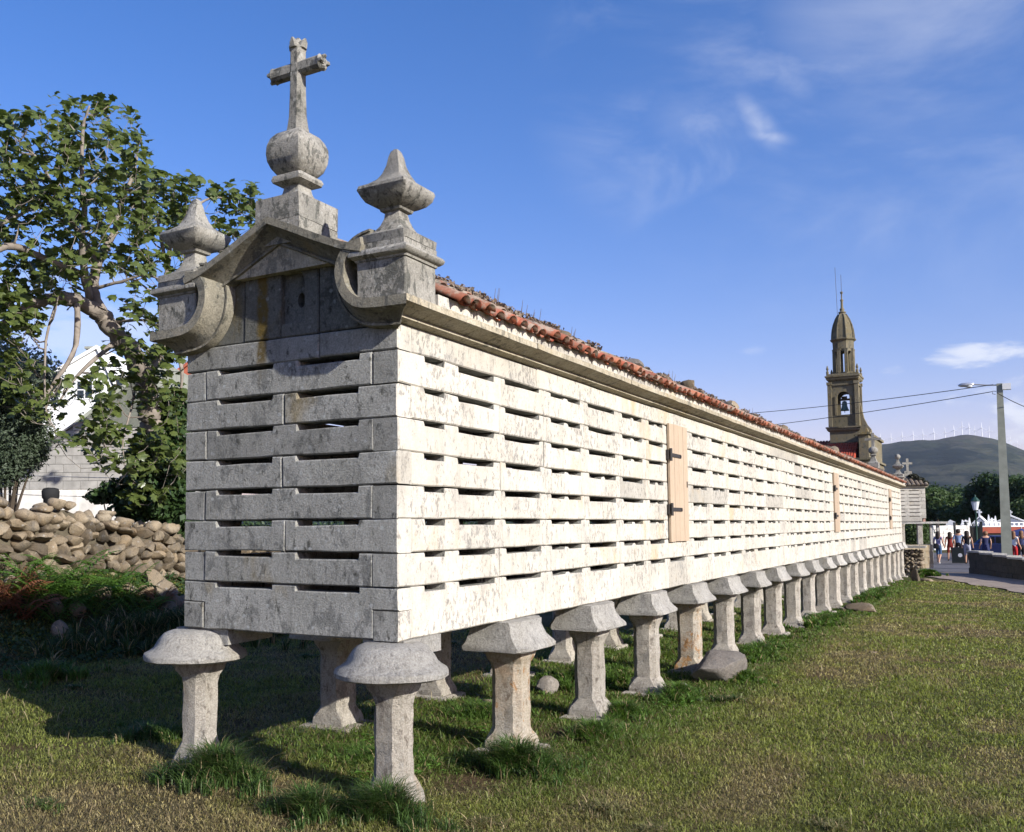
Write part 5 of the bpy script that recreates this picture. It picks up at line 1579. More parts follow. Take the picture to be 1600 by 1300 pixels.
def house(name, label, px0, px1, py_eave, py_peak, pxpk, D, wall, depth, roofm, windows, chim=None, py_base=700):
    a, c_, pk = at(px0, py_eave, D), at(px1, py_eave, D), at(pxpk, py_peak, D)
    d = Vector((c_.x-a.x, c_.y-a.y, 0)); Lh = d.length; d.normalize()
    t_ = thing(name, label, 'house', (a.x, a.y, 0), math.atan2(d.y, d.x))
    g0 = gz(a.x, a.y)-.5
    u = (Vector((pk.x, pk.y, 0))-Vector((a.x, a.y, 0))).dot(d); ez = (a.z+c_.z)/2
    b = Mb(); b.loft([[(0, q, g0), (Lh, q, g0), (Lh, q, ez), (u, q, pk.z), (0, q, ez)] for q in (0, depth)]); b.build('wall', wall, t_)
    b = Mb(); e = .25
    b.loft([[(-e, q, ez-.12), (u, q, pk.z+.02), (Lh+e, q, ez-.12), (Lh+e, q, ez+.05), (u, q, pk.z+.2), (-e, q, ez+.05)] for q in (-.12, depth+.2)]); rf_ = b.build('roof', roofm, t_)
    for wx, wy, ww, wh in windows:
        p = at(wx, wy, D); uu = (Vector((p.x, p.y, 0))-Vector((a.x, a.y, 0))).dot(d)
        b = Mb(); x0, x1, z0, z1 = uu-ww/2, uu+ww/2, p.z-wh/2, p.z+wh/2
        b.box((x0, -.03, z0), (x0+.06, .02, z1)); b.box((x1-.06, -.03, z0), (x1, .02, z1)); b.box((x0+.06, -.03, z1-.06), (x1-.06, .02, z1)); b.box((x0+.06, -.03, z0), (x1-.06, .02, z0+.06)); b.box((uu-.03, -.028, z0+.06), (uu+.03, .018, z1-.06)); b.box((x0+.06, -.026, p.z-.025), (uu-.03, .016, p.z+.025)); b.box((uu+.03, -.026, p.z-.025), (x1-.06, .016, p.z+.025))
        w_ = b.build('window', M_RENDER, t_)
        b = Mb(); b.box((x0+.05, -.012, z0+.05), (x1-.05, -.004, z1-.05)); b.build('pane', M_GLASS, w_)
    if chim:
        p = at(chim[0], chim[1], D); uu = (Vector((p.x, p.y, 0))-Vector((a.x, a.y, 0))).dot(d)
        b = Mb(); b.box((uu-.35, 1.5, ez-.2), (uu+.35, 2.2, p.z)); b.box((uu-.42, 1.43, p.z), (uu+.42, 2.27, p.z+.12)); b.build('chimney', M_CONC, rf_)
    return t_
M_RTILE = flat('house_roof_tile', (.34, .10, .06), .85, .1, .2, 1.5)
house('white_house', 'tall white rendered gabled house with one small window behind the fig tree', 20, 182, 622, 545, 150, 46, M_RENDER, 9, M_RENDER, [(132, 609, .85, .95)], (125, 535))
house('grey_house', 'lilac grey rendered house with a low roof in front of the white house', 118, 236, 668, 566, 245, 40, M_LILAC, 8, M_CONC, [(196, 660, .9, 1.0), (192, 603, .8, 1.0)])
house('red_roofed_house', 'house with a red tiled roof showing beside the granary corner', 222, 330, 622, 566, 300, 48, M_RTILE, 7, M_RTILE, [])

# ------------------------------------------------------------------ second granary and the things at the far end
G2 = thing('small_granary', 'second smaller stone granary with a cross, raised on a stone platform beyond the long one', 'granary')
q0 = at(1447.5, 815, 49.5)
G2.location = (q0.x, q0.y, q0.z); G2.rotation_euler = (0, 0, .30); G2.scale = (1.0, 1.0, .92)
front_wall(G2, (M_SIDE, M_SIDE), quoins=True)
b = Mb(); b.box((-.12, .155, 0), (-.003, 5, ZT)); b.box((-W, .155, 0), (-W+.12, 5, ZT)); b.box((-W, 4.9, 0), (-.13, 5, ZT)); b.build('side_wall', flat('brick_pink', (.36, .22, .18), .9, .1), G2)
b = Mb(); b.box((-W-.08, -.1, ZT+.005), (.10, 5.1, ZT+.09)); b.build('cornice_stone', M_CORN, G2)
b = Mb(); e = .16
b.add([(-W-e, -e, ZT+.1), (e, -e, ZT+.1), (e, 5.1, ZT+.1), (-W-e, 5.1, ZT+.1), (-W/2+.25, .95, ZT+.72), (-W/2+.25, 4.3, ZT+.72)], [(0, 3, 2, 1), (0, 1, 4), (1, 2, 5, 4), (2, 3, 5), (3, 0, 4, 5)])
R2 = b.build('roof', M_OLDT, G2)
def tiles_on(name, parent, P00, P10, P01, pitch, rowl, mat, n_r, n_c, r=.09, shrink=None):
    """rows of barrel tiles over a plane: P00 eave start, P10 eave end, P01 top start"""
    ex = (P10-P00); ey = (P01-P00); nn = ex.cross(ey).normalized()
    b = Mb()
    for c_ in range(n_c):
        for r_i in range(n_r):
            u = (c_+.5)/n_c
            lo_, hi_ = (shrink*r_i/n_r if shrink else 0), 1-(shrink*r_i/n_r if shrink else 0)
            if not lo_ <= u <= hi_: continue
            a = P00+ex*u+ey*(r_i/n_r); c2 = P00+ex*u+ey*((r_i+1.08)/n_r)
            exn = ex.normalized(); k = rnd.uniform(-.01, .01)
            rings = []
            for pp, rr in ((a, r), (c2, r*.85)):
                rings.append([pp+exn*(rr*math.cos(t_)+k)+nn*(rr*math.sin(t_)*.8+(.02 if pp is a else .0)) for t_ in (0, .8, 1.57, 2.34, 3.14)])
            b.loft(rings, closed=False, caps=False); b.add(rings[0], [(0, 1, 2, 3, 4)])
    return b.build(name, mat, parent, kind='stuff')
tiles_on('roof_tile', R2, Vector((-W-e, -e-.04, ZT+.1)), Vector((e, -e-.04, ZT+.1)), Vector((-W-e, .95, ZT+.72)), 0, 0, M_OLDT, 4, 10, .10, .5)
b = Mb(); b.box((-W/2+.05, .55, ZT+.5), (-W/2+.42, .9, ZT+.98)); b.build('cross_base', M_ORN, G2)
b = Mb(); b.box((-W/2+.18, .66, ZT+.98), (-W/2+.30, .78, ZT+1.72)); b.box((-W/2-.01, .663, ZT+1.38), (-W/2+.49, .777, ZT+1.50)); b.build('cross_shaft', M_ORN, G2)
V, F = leaf_cloud([((-.45, .6, ZT+.68), (.28, .3, .14)), ((-.2, .5, ZT+.5), (.3, .3, .13)), ((.05, .3, ZT+.3), (.2, .3, .10))], 2200, .09, 5)
link('moss', npmesh('moss', V, F, leafmat('dark_moss', (.02, .025, .012), (.035, .035, .02), (.05, .045, .025), .1), False), G2, kind='stuff')
for cx, cy in ((-.28, .3), (-W+.25, .3), (-.28, 4.2), (-W+.25, 4.2)):
    b = Mb(); g_ = gz(q0.x, q0.y)-q0.z-.2
    b.loft(sq_rings(cx, cy, [(.16, g_), (.13, g_+.5), (.12, -.3), (.15, -.12)])); b.build('pillar', M_PILL, G2)
b = Mb(); b.box((-W-.1, .05, -.12), (1.05, .9, -.004), jit=.004); b.build('slab', M_CAP, G2)
for cx in (.30, .62):
    b = Mb(); b.box((cx-.05, .3, gz(q0.x, q0.y)-q0.z-.2), (cx+.05, .5, -.124)); b.build('post', M_CAP, G2)
shrub('shrub', 'green bush seen through the pillars of the second granary', [(A(1430, 835, 56), (.9, .8, .75)), (A(1436, 828, 57), (.7, .7, .7))], 3500, .16, 91, M_WOOD2)

def block_wall(name, label, a, c_, z0, z1, n, rows, depth, mat, cat='wall', piece='block', jit=.01, core=True):
    d = Vector((c_[0]-a[0], c_[1]-a[1], 0)); Lh = d.length; d.normalize()
    t_ = thing(name, label, cat, (a[0], a[1], 0), math.atan2(d.y, d.x))
    hr = (z1-z0)/rows
    for r_i in range(rows):
        cuts_ = sorted([0]+[Lh*(k+.5*(r_i % 2)+rnd.uniform(-.12, .12))/n for k in range(1, n)]+[Lh])
        for q, w in zip(cuts_, cuts_[1:]):
            b = Mb(); b.box((q+.006, -rnd.uniform(0, .02), z0+r_i*hr+.006), (w-.006, depth, z0+(r_i+1)*hr-.006), jit=jit); b.build(piece, mat, t_)
    if core:
        b = Mb(); b.box((.02, .03, z0-.3), (Lh-.02, depth-.03, z1-.03)); b.build('core', M_CORN, t_)
    return t_
p, q = at(1412, 851, 42), at(1457.5, 851, 42)
M_OCHB = granite('ochre_block', (.36, .28, .17), (.44, .38, .27), (.28, .26, .22), (.12, .10, .08), (.5, .48, .42), (.44, .30, .12), .4, .4, .5, .5, bump=.8, bd=.01, sc=.5)
block_wall('ashlar_wall', 'low ochre ashlar block wall under the second granary', (p.x, p.y), (q.x, q.y), gz(p.x, p.y)-.05, p.z, 3, 4, .5, M_OCHB, jit=.012)
# rubble stub wall at the granary end
RW = thing('rubble_wall', 'rough dark rubble wall stub at the far end of the long granary', 'wall', (.05, 35.5, 0))
r_ = random.Random(6)
for row in range(7):
    for k in range(6):
        for dd in (0, .28):
            o = link('stone', SM[r_.randrange(12)], RW)
            o.location = (-.35+k*.155+r_.uniform(-.03, .03), dd-.2+r_.uniform(-.03, .03), gz(.1, 35.5)+.04+row*.15+r_.uniform(-.02, .02))
            o.scale = (.10, .15, .085); o.rotation_euler = (r_.uniform(-.3, .3), r_.uniform(-.3, .3), r_.uniform(-.3, .3))
for k in range(4):
    o = link('cap_slab', put('cap_slab', [(0, 0, 0)], []).data, RW) if False else None
b = Mb(); b.box((-.5, -.45, gz(.1, 35.5)+1.07), (.62, .3, gz(.1, 35.5)+1.16), jit=.02); b.build('coping', M_CAP, RW)
tuft_patch(.75, 34.2, .5, .6, 2600, .22, lg, 'long_grass', 'grass at the foot of the rubble wall stub', 19)

# parapet on the right
PW = [(2.0, 37.5), (3.8, 32.6), (6.0, 26.6), (9.5, 17)]
PZ = [-.40, -.555, -.60, -.55]
pt_ = thing('parapet_wall', 'long low stone parapet with a flat pale coping beside the path', 'wall', (2.0, 37.5, 0))
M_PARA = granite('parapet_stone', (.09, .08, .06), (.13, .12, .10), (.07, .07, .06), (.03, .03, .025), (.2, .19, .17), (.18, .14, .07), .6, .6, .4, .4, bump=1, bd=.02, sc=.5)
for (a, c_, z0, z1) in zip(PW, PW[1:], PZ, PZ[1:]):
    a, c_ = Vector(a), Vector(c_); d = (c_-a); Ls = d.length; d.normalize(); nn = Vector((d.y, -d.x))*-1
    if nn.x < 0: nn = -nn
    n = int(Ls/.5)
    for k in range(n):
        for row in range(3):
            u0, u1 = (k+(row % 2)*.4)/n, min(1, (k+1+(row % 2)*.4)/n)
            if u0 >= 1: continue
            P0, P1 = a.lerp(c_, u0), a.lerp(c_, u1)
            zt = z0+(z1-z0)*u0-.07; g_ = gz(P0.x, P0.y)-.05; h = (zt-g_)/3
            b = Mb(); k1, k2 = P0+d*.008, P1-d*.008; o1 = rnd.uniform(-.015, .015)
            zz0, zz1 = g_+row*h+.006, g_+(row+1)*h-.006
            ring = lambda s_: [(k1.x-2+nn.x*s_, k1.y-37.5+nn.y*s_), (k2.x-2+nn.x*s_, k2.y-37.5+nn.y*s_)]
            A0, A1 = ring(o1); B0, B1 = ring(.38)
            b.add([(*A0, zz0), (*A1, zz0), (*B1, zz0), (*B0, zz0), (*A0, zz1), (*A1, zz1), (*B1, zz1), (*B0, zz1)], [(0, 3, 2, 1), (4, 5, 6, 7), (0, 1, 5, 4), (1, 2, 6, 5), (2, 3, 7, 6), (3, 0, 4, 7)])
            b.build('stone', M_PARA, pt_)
    m_ = int(Ls/1.1)
    for k in range(m_):
        P0, P1 = a.lerp(c_, k/m_)+d*.006, a.lerp(c_, (k+1)/m_)-d*.006; zt = z0+(z1-z0)*(k/m_)
        b = Mb(); A0, A1 = P0-nn*.05, P1-nn*.05; B0, B1 = P0+nn*.46, P1+nn*.46
        vv = [(v.x-2, v.y-37.5, zt-.068) for v in (A0, A1, B1, B0)]+[(v.x-2, v.y-37.5, zt+rnd.uniform(-.006, .006)) for v in (A0, A1, B1, B0)]
        b.add(vv, [(0, 3, 2, 1), (4, 5, 6, 7), (0, 1, 5, 4), (1, 2, 6, 5), (2, 3, 7, 6), (3, 0, 4, 7)])
        b.build('coping_stone', M_CAP, pt_)
    b = Mb()
    vv = []
    for P_, zt in ((a, z0), (c_, z1)):
        g_ = gz(P_.x, P_.y)-.2
        for s_ in (.04, .36):
            Q = P_+nn*s_; vv += [(Q.x-2, Q.y-37.5, g_), (Q.x-2, Q.y-37.5, zt-.072)]
    b.add(vv, [(0, 1, 5, 4), (2, 6, 7, 3), (1, 3, 7, 5), (0, 2, 3, 1), (4, 5, 7, 6)]); b.build('core', M_PARA, pt_)

# concrete lamp pole with wires
pb, ptop = at(1573.5, 862, 40), at(1555, 597, 40)
PO = thing('lamp_pole', 'tall tapering concrete pole with a street lamp arm reaching left', 'lamp post', (pb.x, pb.y, gz(pb.x, pb.y)))
h = ptop.z-PO.location.z
b = Mb(); b.loft([[(a_*w, c_*w2, z) for a_, c_ in ((-1, -1), (1, -1), (1, 1), (-1, 1))] for w, w2, z in ((.21, .17, -.3), (.195, .16, 1.5), (.115, .10, h))]); b.build('pole', M_CONC, PO)
b = Mb(); dz = at(1503, 593, 40)-ptop
b.tube([(0, 0, h-.06), (-.5, 0, h-.02), (dz.x*.8, 0, h+.05), (dz.x*.82, 0, h+.05)], .03, 6); b.build('arm', M_CHROME, PO)
b = Mb(); x0 = dz.x*.78
b.loft([[(x0-q, r*math.cos(t_)*1.1, h+.06-q*.02+r*math.sin(t_)*s_) for t_ in np.linspace(0, 2*math.pi, 11)[:-1]] for q, r, s_ in ((0, .05, 1), (.1, .09, .8), (.28, .13, .75), (.5, .12, .7), (.62, .05, .6))]); b.build('lamp_head', M_CHROME, PO, smooth=True)
b = Mb(); b.loft([[(x0-.22+rr*math.cos(t_)*1.7, rr*math.sin(t_), z) for t_ in np.linspace(0, 2*math.pi, 11)[:-1]] for rr, z in ((.10, h+.01), (.085, h-.05), (.03, h-.08))]); b.build('lamp_glass', M_LAMPG, PO, smooth=True)
b = Mb(); b.box((.10, -.17, h-.28), (.42, .10, h-.02)); b.build('junction_box', M_RENDER, PO)
b = Mb(); b.tube([(-.13, 0, h-.32), (-.26, 0, h-.30), (-.28, 0, h-.42), (-.16, 0, h-.45)], .014, 5); b.build('bracket', M_IRON, PO)
def cable(a, c_, sag, label):
    P = [a.lerp(c_, k/16)-Vector((0, 0, sag*4*(k/16)*(1-k/16))) for k in range(17)]
    b = Mb(); b.tube(P, .018, 4); tag(b.build('overhead_cable', M_IRON), label, 'cable', 'cables strung to the concrete pole')
far_top = at(1010, 654, 70); far_top2 = at(1010, 681, 70)
cable(at(1552, 601, 40), far_top, .3, 'upper overhead cable running left from the concrete pole')
cable(at(1550, 612, 40), far_top2, .3, 'lower overhead cable running left from the concrete pole')
cable(at(1558, 614, 40), at(1700, 655, 40), .3, 'short overhead cable leaving the pole to the right')
UPO = thing('utility_pole', 'distant concrete utility pole hidden behind the granary that takes the cables', 'pole', (far_top.x, far_top.y, gz(far_top.x, far_top.y)))
b = Mb(); hh_ = far_top.z-UPO.location.z; b.loft([[(a_*w, c_*w, z) for a_, c_ in ((-1, -1), (1, -1), (1, 1), (-1, 1))] for w, z in ((.2, -.2), (.1, hh_+.2))]); b.build('pole', M_CONC, UPO)

# green lantern
p = at(1527, 860, 60)
LN = thing('street_lantern', 'old style dark green lantern on a slim post by the cemetery', 'street lamp', (p.x, p.y, gz(p.x, p.y)))
h = at(1527, 797, 60).z-LN.location.z
b = Mb(); b.loft([sring(0, 0, z, r, r, 2, 10) for r, z in ((.16, 0), (.15, .25), (.08, .35), (.06, .8), (.05, h-.1), (.09, h-.05), (.03, h))]); b.build('post', M_GREENM, LN, smooth=True)
b = Mb(); b.loft([sring(0, 0, z, r, r, 6, 8) for r, z in ((.13, h), (.24, h+.55))]); b.build('glass', M_LAMPG, LN)
b = Mb(); b.loft([sring(0, 0, z, r, r, 6, 8) for r, z in ((.27, h+.552), (.27, h+.6), (.14, h+.78), (.05, h+.85), (.05, h+.92), (.01, h+1.0))]); b.build('lid', M_GREENM, LN)

# cemetery: limewashed wall, gate, tomb roofs and crosses
def wall_box(name, label, a, c_, z0, z1, depth, mat, cat='wall'):
    d = Vector((c_[0]-a[0], c_[1]-a[1], 0)); Lh = d.length; d.normalize()
    t_ = thing(name, label, cat, (a[0], a[1], 0), math.atan2(d.y, d.x))
    return t_, Lh
p, q = at(1458, 821, 76), at(1515, 821, 76)
t_, Lh = wall_box('cemetery_wall', 'rough limewashed stone wall of the cemetery', (p.x, p.y), (q.x, q.y), 0, 0, .5, None)
r_ = random.Random(2); g_ = gz(p.x, p.y)
rowh = (p.z-g_)/6
for row in range(6):
    u = -.1*row % .5
    while u < Lh:
        w = r_.uniform(.35, .7); c2 = min(u+w, Lh)
        if c2-u > .08:
            b = Mb(); b.box((u+.012, -r_.uniform(0, .04), g_+row*rowh+.012), (c2-.012, .4, g_+(row+1)*rowh-.012), jit=.02); b.build('stone', M_LIME, t_)
        u += w
b = Mb(); b.box((0, .05, g_-.2), (Lh, .38, p.z-.05)); b.build('core', M_LIME, t_)
p = at(1522.5, 860, 76)
GT = thing('cemetery_gate', 'dark iron gate between the white wall and the red niche block', 'gate', (p.x, p.y, gz(p.x, p.y)))
b = Mb()
for k in range(9): b.tube([(-.42+k*.105, 0, .05), (-.42+k*.105, 0, 2.1)], .018, 4)
b.box((-.46, -.02, .1), (.46, .02, .16)); b.box((-.46, -.02, 1.9), (.46, .02, 1.97)); b.build('bars', M_IRON, GT)
for sx_ in (-.55, .55):
    b = Mb(); b.box((sx_-.1, -.12, -.1), (sx_+.1, .12, 2.3)); b.build('gate_post', M_DARKM, GT)
b = Mb(); b.box((-.45, .25, -.1), (.45, .3, 1.85)); b.build('gate_board', M_DARKM, GT)
p, q = at(1533, 823, 80), at(1640, 823, 80)
NB = thing('niche_block', 'cemetery niche block with a red painted front and white balustrade edge', 'tomb', (p.x, p.y, 0), math.atan2(q.y-p.y, q.x-p.x))
Lh = math.hypot(q.x-p.x, q.y-p.y); g_ = gz(p.x, p.y)
b = Mb(); b.box((0, 0, g_-.2), (Lh, 3.5, p.z-.55)); b.build('wall', flat('painted_opening_shade', (.03, .028, .025), .9, .1), NB)  # solid wall; near-black colour stands in for shade inside an opening
b = Mb(); b.box((-.05, -.12, p.z-.55), (Lh, 3.5, p.z-.02)); b.build('red_band', M_RED, NB)
b = Mb(); b.box((-.1, -.16, p.z-.02), (Lh, 3.5, p.z+.07)); b.build('edge', M_RENDER, NB)
for k in range(14):
    b = Mb(); b.box((.3+k*.4, -.14, p.z+.07), (.42+k*.4, 0, p.z+.30)); b.build('baluster', M_RENDER, NB)
b = Mb(); b.box((.2, -.15, p.z+.30), (Lh, .01, p.z+.37)); b.build('rail', M_RENDER, NB)
def tomb(px, py_cross, py_apex, py_base, halfpx, D, label, solid=True):
    p = at(px, py_base, D); ap = at(px, py_apex, D).z; cr = at(px, py_cross, D).z; hw = halfpx*D/FPX
    t_ = thing('tomb', label, 'tomb', (p.x, p.y, 0), -.05, 'white tombs of the cemetery')
    g_ = gz(p.x, p.y)
    b = Mb(); b.loft([[(-hw, q, g_-.1), (hw, q, g_-.1), (hw, q, p.z), (0, q, ap-.1), (-hw, q, p.z)] for q in (0, 2.2)]); b.build('wall', M_RENDER if solid else M_CONC, t_)
    b = Mb(); b.loft([[(-hw-.12, q, p.z-.05), (0, q, ap), (hw+.12, q, p.z-.05), (hw+.12, q, p.z+.07), (0, q, ap+.13), (-hw-.12, q, p.z+.07)] for q in (-.15, 2.3)]); b.build('roof', M_RENDER, t_)
    b = Mb(); b.box((-.07, -.1, ap), (.07, .04, cr)); k = (cr-ap); b.box((-k*.3, -.09, ap+k*.55), (k*.3, .03, ap+k*.55+.14)); b.build('cross', M_RENDER, t_)
tomb(1531, 796, 808, 819, 9, 84, 'white tomb with a tall cross, just right of the lantern')
tomb(1579, 797, 807, 816, 19, 86, 'widest white gabled tomb with a cross, behind the concrete pole')
for i, (px, py0, py1) in enumerate(((1504, 812, 819), (1509, 812, 819), (1515, 809, 820), (1526, 814, 822), (1545, 804, 816), (1550, 809, 817), (1555.5, 806, 817))):
    a, c_ = at(px, py0, 82), at(px, py1, 82)
    b = Mb(); w = .10+.03*(i % 2); hh_ = a.z-c_.z; lowz = gz(c_.x, c_.y)-c_.z
    b.loft(sq_rings(0, 0, [(w*1.6, lowz), (w*1.6, 0), (w, .05), (w*.7, hh_*.6), (w*.3, hh_)]))
    if i % 2: b.box((-w*1.6, -.04, hh_*.55), (w*1.6, .04, hh_*.55+.1))
    o = b.build('grave_marker', M_RENDER, loc=(c_.x, c_.y, c_.z))
    tag(o, 'small white grave marker above the cemetery wall, %s from the left' % ['first', 'second', 'third', 'fourth', 'fifth', 'sixth', 'seventh'][i], 'grave marker', 'white grave markers')
p = at(1485, 822, 77.5); b = Mb()
b.loft([[(-.35, q, 0), (.35, q, 0), (.38, q, .35), (.0, q, .55), (-.3, q, .30)] for q in (0, .12)]); o = b.build('plaque', M_RENDER, loc=(p.x, p.y, p.z-.02)); tag(o, 'white stone plaque leaning on top of the cemetery wall', 'plaque')
for i, (px, y0, y1, D, lb) in enumerate(((1464.5, 812, 858, 62, 'dark tree stem standing behind the woman in lavender'), (1491, 816, 858, 66, 'thin dark post in front of the white cemetery wall'))):
    a, c_ = at(px, y0, D), at(px, y1, D)
    b = Mb(); b.tube([(0, 0, gz(c_.x, c_.y)-a.z), (.02, 0, -.8), (0, 0, 0)], [.13, .11, .09] if i == 0 else .08, 8); o = b.build('post', M_BARK2 if i == 0 else M_DARKM, loc=tuple(a)); tag(o, lb, 'post')
# black board with a round white emblem
p = at(1500, 880, 48.5)
SB = thing('standing_sign', 'black standing board with a round white emblem on the road', 'sign', (p.x, p.y, gz(p.x, p.y)+.06), -.1)
b = Mb(); b.box((-.36, -.05, 0), (.36, .05, .80)); b.build('board', M_DARKM, SB)
b = Mb(); b.loft([[(.03+.10*math.cos(t_), y, .40+.10*math.sin(t_)) for t_ in np.linspace(0, 2*math.pi, 17)[:-1]] for y in (-.058, -.051)]); b.build('emblem', M_RENDER, SB)

# ---- people
def person(label, loc, face, top, bottom, hair, h=1.66, stride=.14, arm=(.12, .12), lean=0., long_hair=True, shoes=M_SHOE, sleeves=False, skirt=False):
    t_ = thing('person', label, 'person', loc, face)
    k = h/1.7
    S = stride
    J = {'pel': (0, 0, .93), 'wa': (0, .0, 1.08), 'ch': (0, lean*.3, 1.30), 'nk': (0, lean*.5, 1.45), 'hd': (0, lean*.6+.01, 1.54), 'ht': (0, lean*.6+.005, 1.66),
         'hl': (-.09, 0, .90), 'kl': (-.10, S*.55, .49), 'al': (-.10, S*.6, .09), 'tl': (-.11, S*.6+.14, .035),
         'hr': (.09, 0, .90), 'kr': (.10, -S*.25+.03, .49), 'ar': (.10, -S*1.1, .11), 'tr': (.11, -S*1.1+.13, .035),
         'sl': (-.18, lean*.35, 1.39), 'el': (-.23, lean*.3-.03, 1.12), 'wl': (-.25, lean*.3+arm[0], .90), 'fl': (-.25, lean*.3+arm[0]+.03, .80),
         'sr': (.18, lean*.35, 1.39), 'er': (.23, lean*.3-.03, 1.12), 'wr': (.25, lean*.3+arm[1], .90), 'fr': (.25, lean*.3+arm[1]+.03, .80), 'ns': (0, lean*.6+.10, 1.55)}
    R_ = dict(pel=.135, wa=.115, ch=.14, nk=.055, hd=.088, ht=.075, hl=.095, kl=.062, al=.042, tl=.035, hr=.095, kr=.062, ar=.042, tr=.035, sl=.058, el=.042, wl=.030, fl=.030, sr=.058, er=.042, wr=.030, fr=.030, ns=.022)
    E_ = [('pel', 'wa'), ('wa', 'ch'), ('ch', 'nk'), ('nk', 'hd'), ('hd', 'ht'), ('hd', 'ns'), ('pel', 'hl'), ('hl', 'kl'), ('kl', 'al'), ('al', 'tl'), ('pel', 'hr'), ('hr', 'kr'), ('kr', 'ar'), ('ar', 'tr'), ('ch', 'sl'), ('sl', 'el'), ('el', 'wl'), ('wl', 'fl'), ('ch', 'sr'), ('sr', 'er'), ('er', 'wr'), ('wr', 'fr')]
    nm = list(J); me = bpy.data.meshes.new('body_src')
    me.from_pydata([tuple(c_*k for c_ in J[n_]) for n_ in nm], [(nm.index(a), nm.index(b_)) for a, b_ in E_], [])
    o = bpy.data.objects.new('body', me); C.objects.link(o)
    md = o.modifiers.new('s', 'SKIN'); o.modifiers.new('u', 'SUBSURF').levels = 1
    for i, n_ in enumerate(nm):
        sv = me.skin_vertices[0].data[i]; r_ = R_[n_]*k
        sv.radius = (r_, r_*(.78 if n_ in ('pel', 'wa', 'ch') else 1)); sv.use_root = n_ == 'pel'
    dg = bpy.context.evaluated_depsgraph_get()
    bm_ = bpy.data.meshes.new_from_object(o.evaluated_get(dg)); bpy.data.objects.remove(o); bpy.data.meshes.remove(me)
    for mt in (M_SKIN, top, bottom, shoes): bm_.materials.append(mt)
    for p_ in bm_.polygons:
        c_ = p_.center/k; mi = 0
        if c_.z < .085: mi = 3
        elif abs(c_.x) > .205 and c_.z > .75: mi = 1 if sleeves and c_.z > 1.15 else 0
        elif c_.z < .50: mi = 0 if not skirt == 'long' else 2
        elif c_.z < 1.0: mi = 2
        elif c_.z < 1.40: mi = 1
        p_.material_index = mi; p_.use_smooth = True
    link('body', bm_, t_)
    b = Mb()
    lh = [(.02, 1.70), (.075, 1.685), (.105, 1.64), (.112, 1.58), (.108, 1.53)]
    if long_hair: lh += [(.11, 1.46), (.115, 1.38), (.09, 1.30), (.03, 1.26)]
    else: lh += [(.08, 1.49)]
    b.loft([[(r_*math.cos(a)*k, (lean*.6-.025+r_*(math.sin(a)*.95 if math.sin(a) < 0 else math.sin(a)*.45))*k, z*k) for a in np.linspace(0, 2*math.pi, 13)[:-1]] for r_, z in lh[::-1]])
    b.build('hair', hair, t_, smooth=True)
    if skirt:
        b = Mb(); b.loft([[(r_*math.cos(a)*k, r_*.8*math.sin(a)*k, z*k) for a in np.linspace(0, 2*math.pi, 15)[:-1]] for r_, z in ((.20, .55), (.17, .8), (.14, 1.02))]); b.build('skirt', bottom, t_, smooth=True)
    return t_
def gp(px, py, D):
    p = at(px, py, D); return (p.x, p.y, gz(p.x, p.y)+.045)
person('woman with long dark hair in a lavender top and denim shorts walking down the road', gp(1467.5, 883, 47.5), -.35, M_LAV, M_DENIM, M_HAIR, 1.66, .26)
person('person in dark red clothes standing by the cemetery wall', gp(1485.5, 878, 52), .1, M_DRED, M_DRED, M_HAIR, 1.62, .04, shoes=M_BLK)
person('man in a blue shirt seen from behind beside the black sign', gp(1499, 880, 50.5), .05, M_BCL, M_BLK, M_HAIR, 1.78, .06, long_hair=False, sleeves=True, shoes=M_BLK)
person('woman in a black sleeveless top and pale shorts walking ahead of the parapet', gp(1512.5, 884, 47), -.1, M_BLK, M_KHAKI, M_HAIR, 1.68, .2, shoes=M_BLK)
person('woman in a navy backless dress standing behind the parapet', gp(1541.5, 880, 45.5), .3, M_NAVY, M_NAVY, M_HAIR2, 1.66, .02, long_hair=False, skirt=True)
person('person in a white top and red shorts to the right of the concrete pole', gp(1585.5, 880, 44.5), -.5, M_WCL, M_REDC, M_HAIR2, 1.66, .1)
person('woman in dark clothes at the right edge of the photo', gp(1597, 880, 46), .6, M_NAVY, M_BLK, M_HAIR2, 1.68, .08)
# a dark handbag carried by the woman in lavender
p = gp(1463.5, 883, 47.3); b = Mb(); b.loft([sring(0, 0, z, r, .06, 3, 10) for r, z in ((.08, .78), (.13, .82), (.12, .98), (.05, 1.04))]); b.tube([(-.05, 0, 1.02), (-.02, 0, 1.3), (.1, 0, 1.4)], .01, 4)
o = b.build('handbag', M_BLK, loc=p); tag(o, 'black shoulder bag at the left hip of the woman in lavender', 'bag')

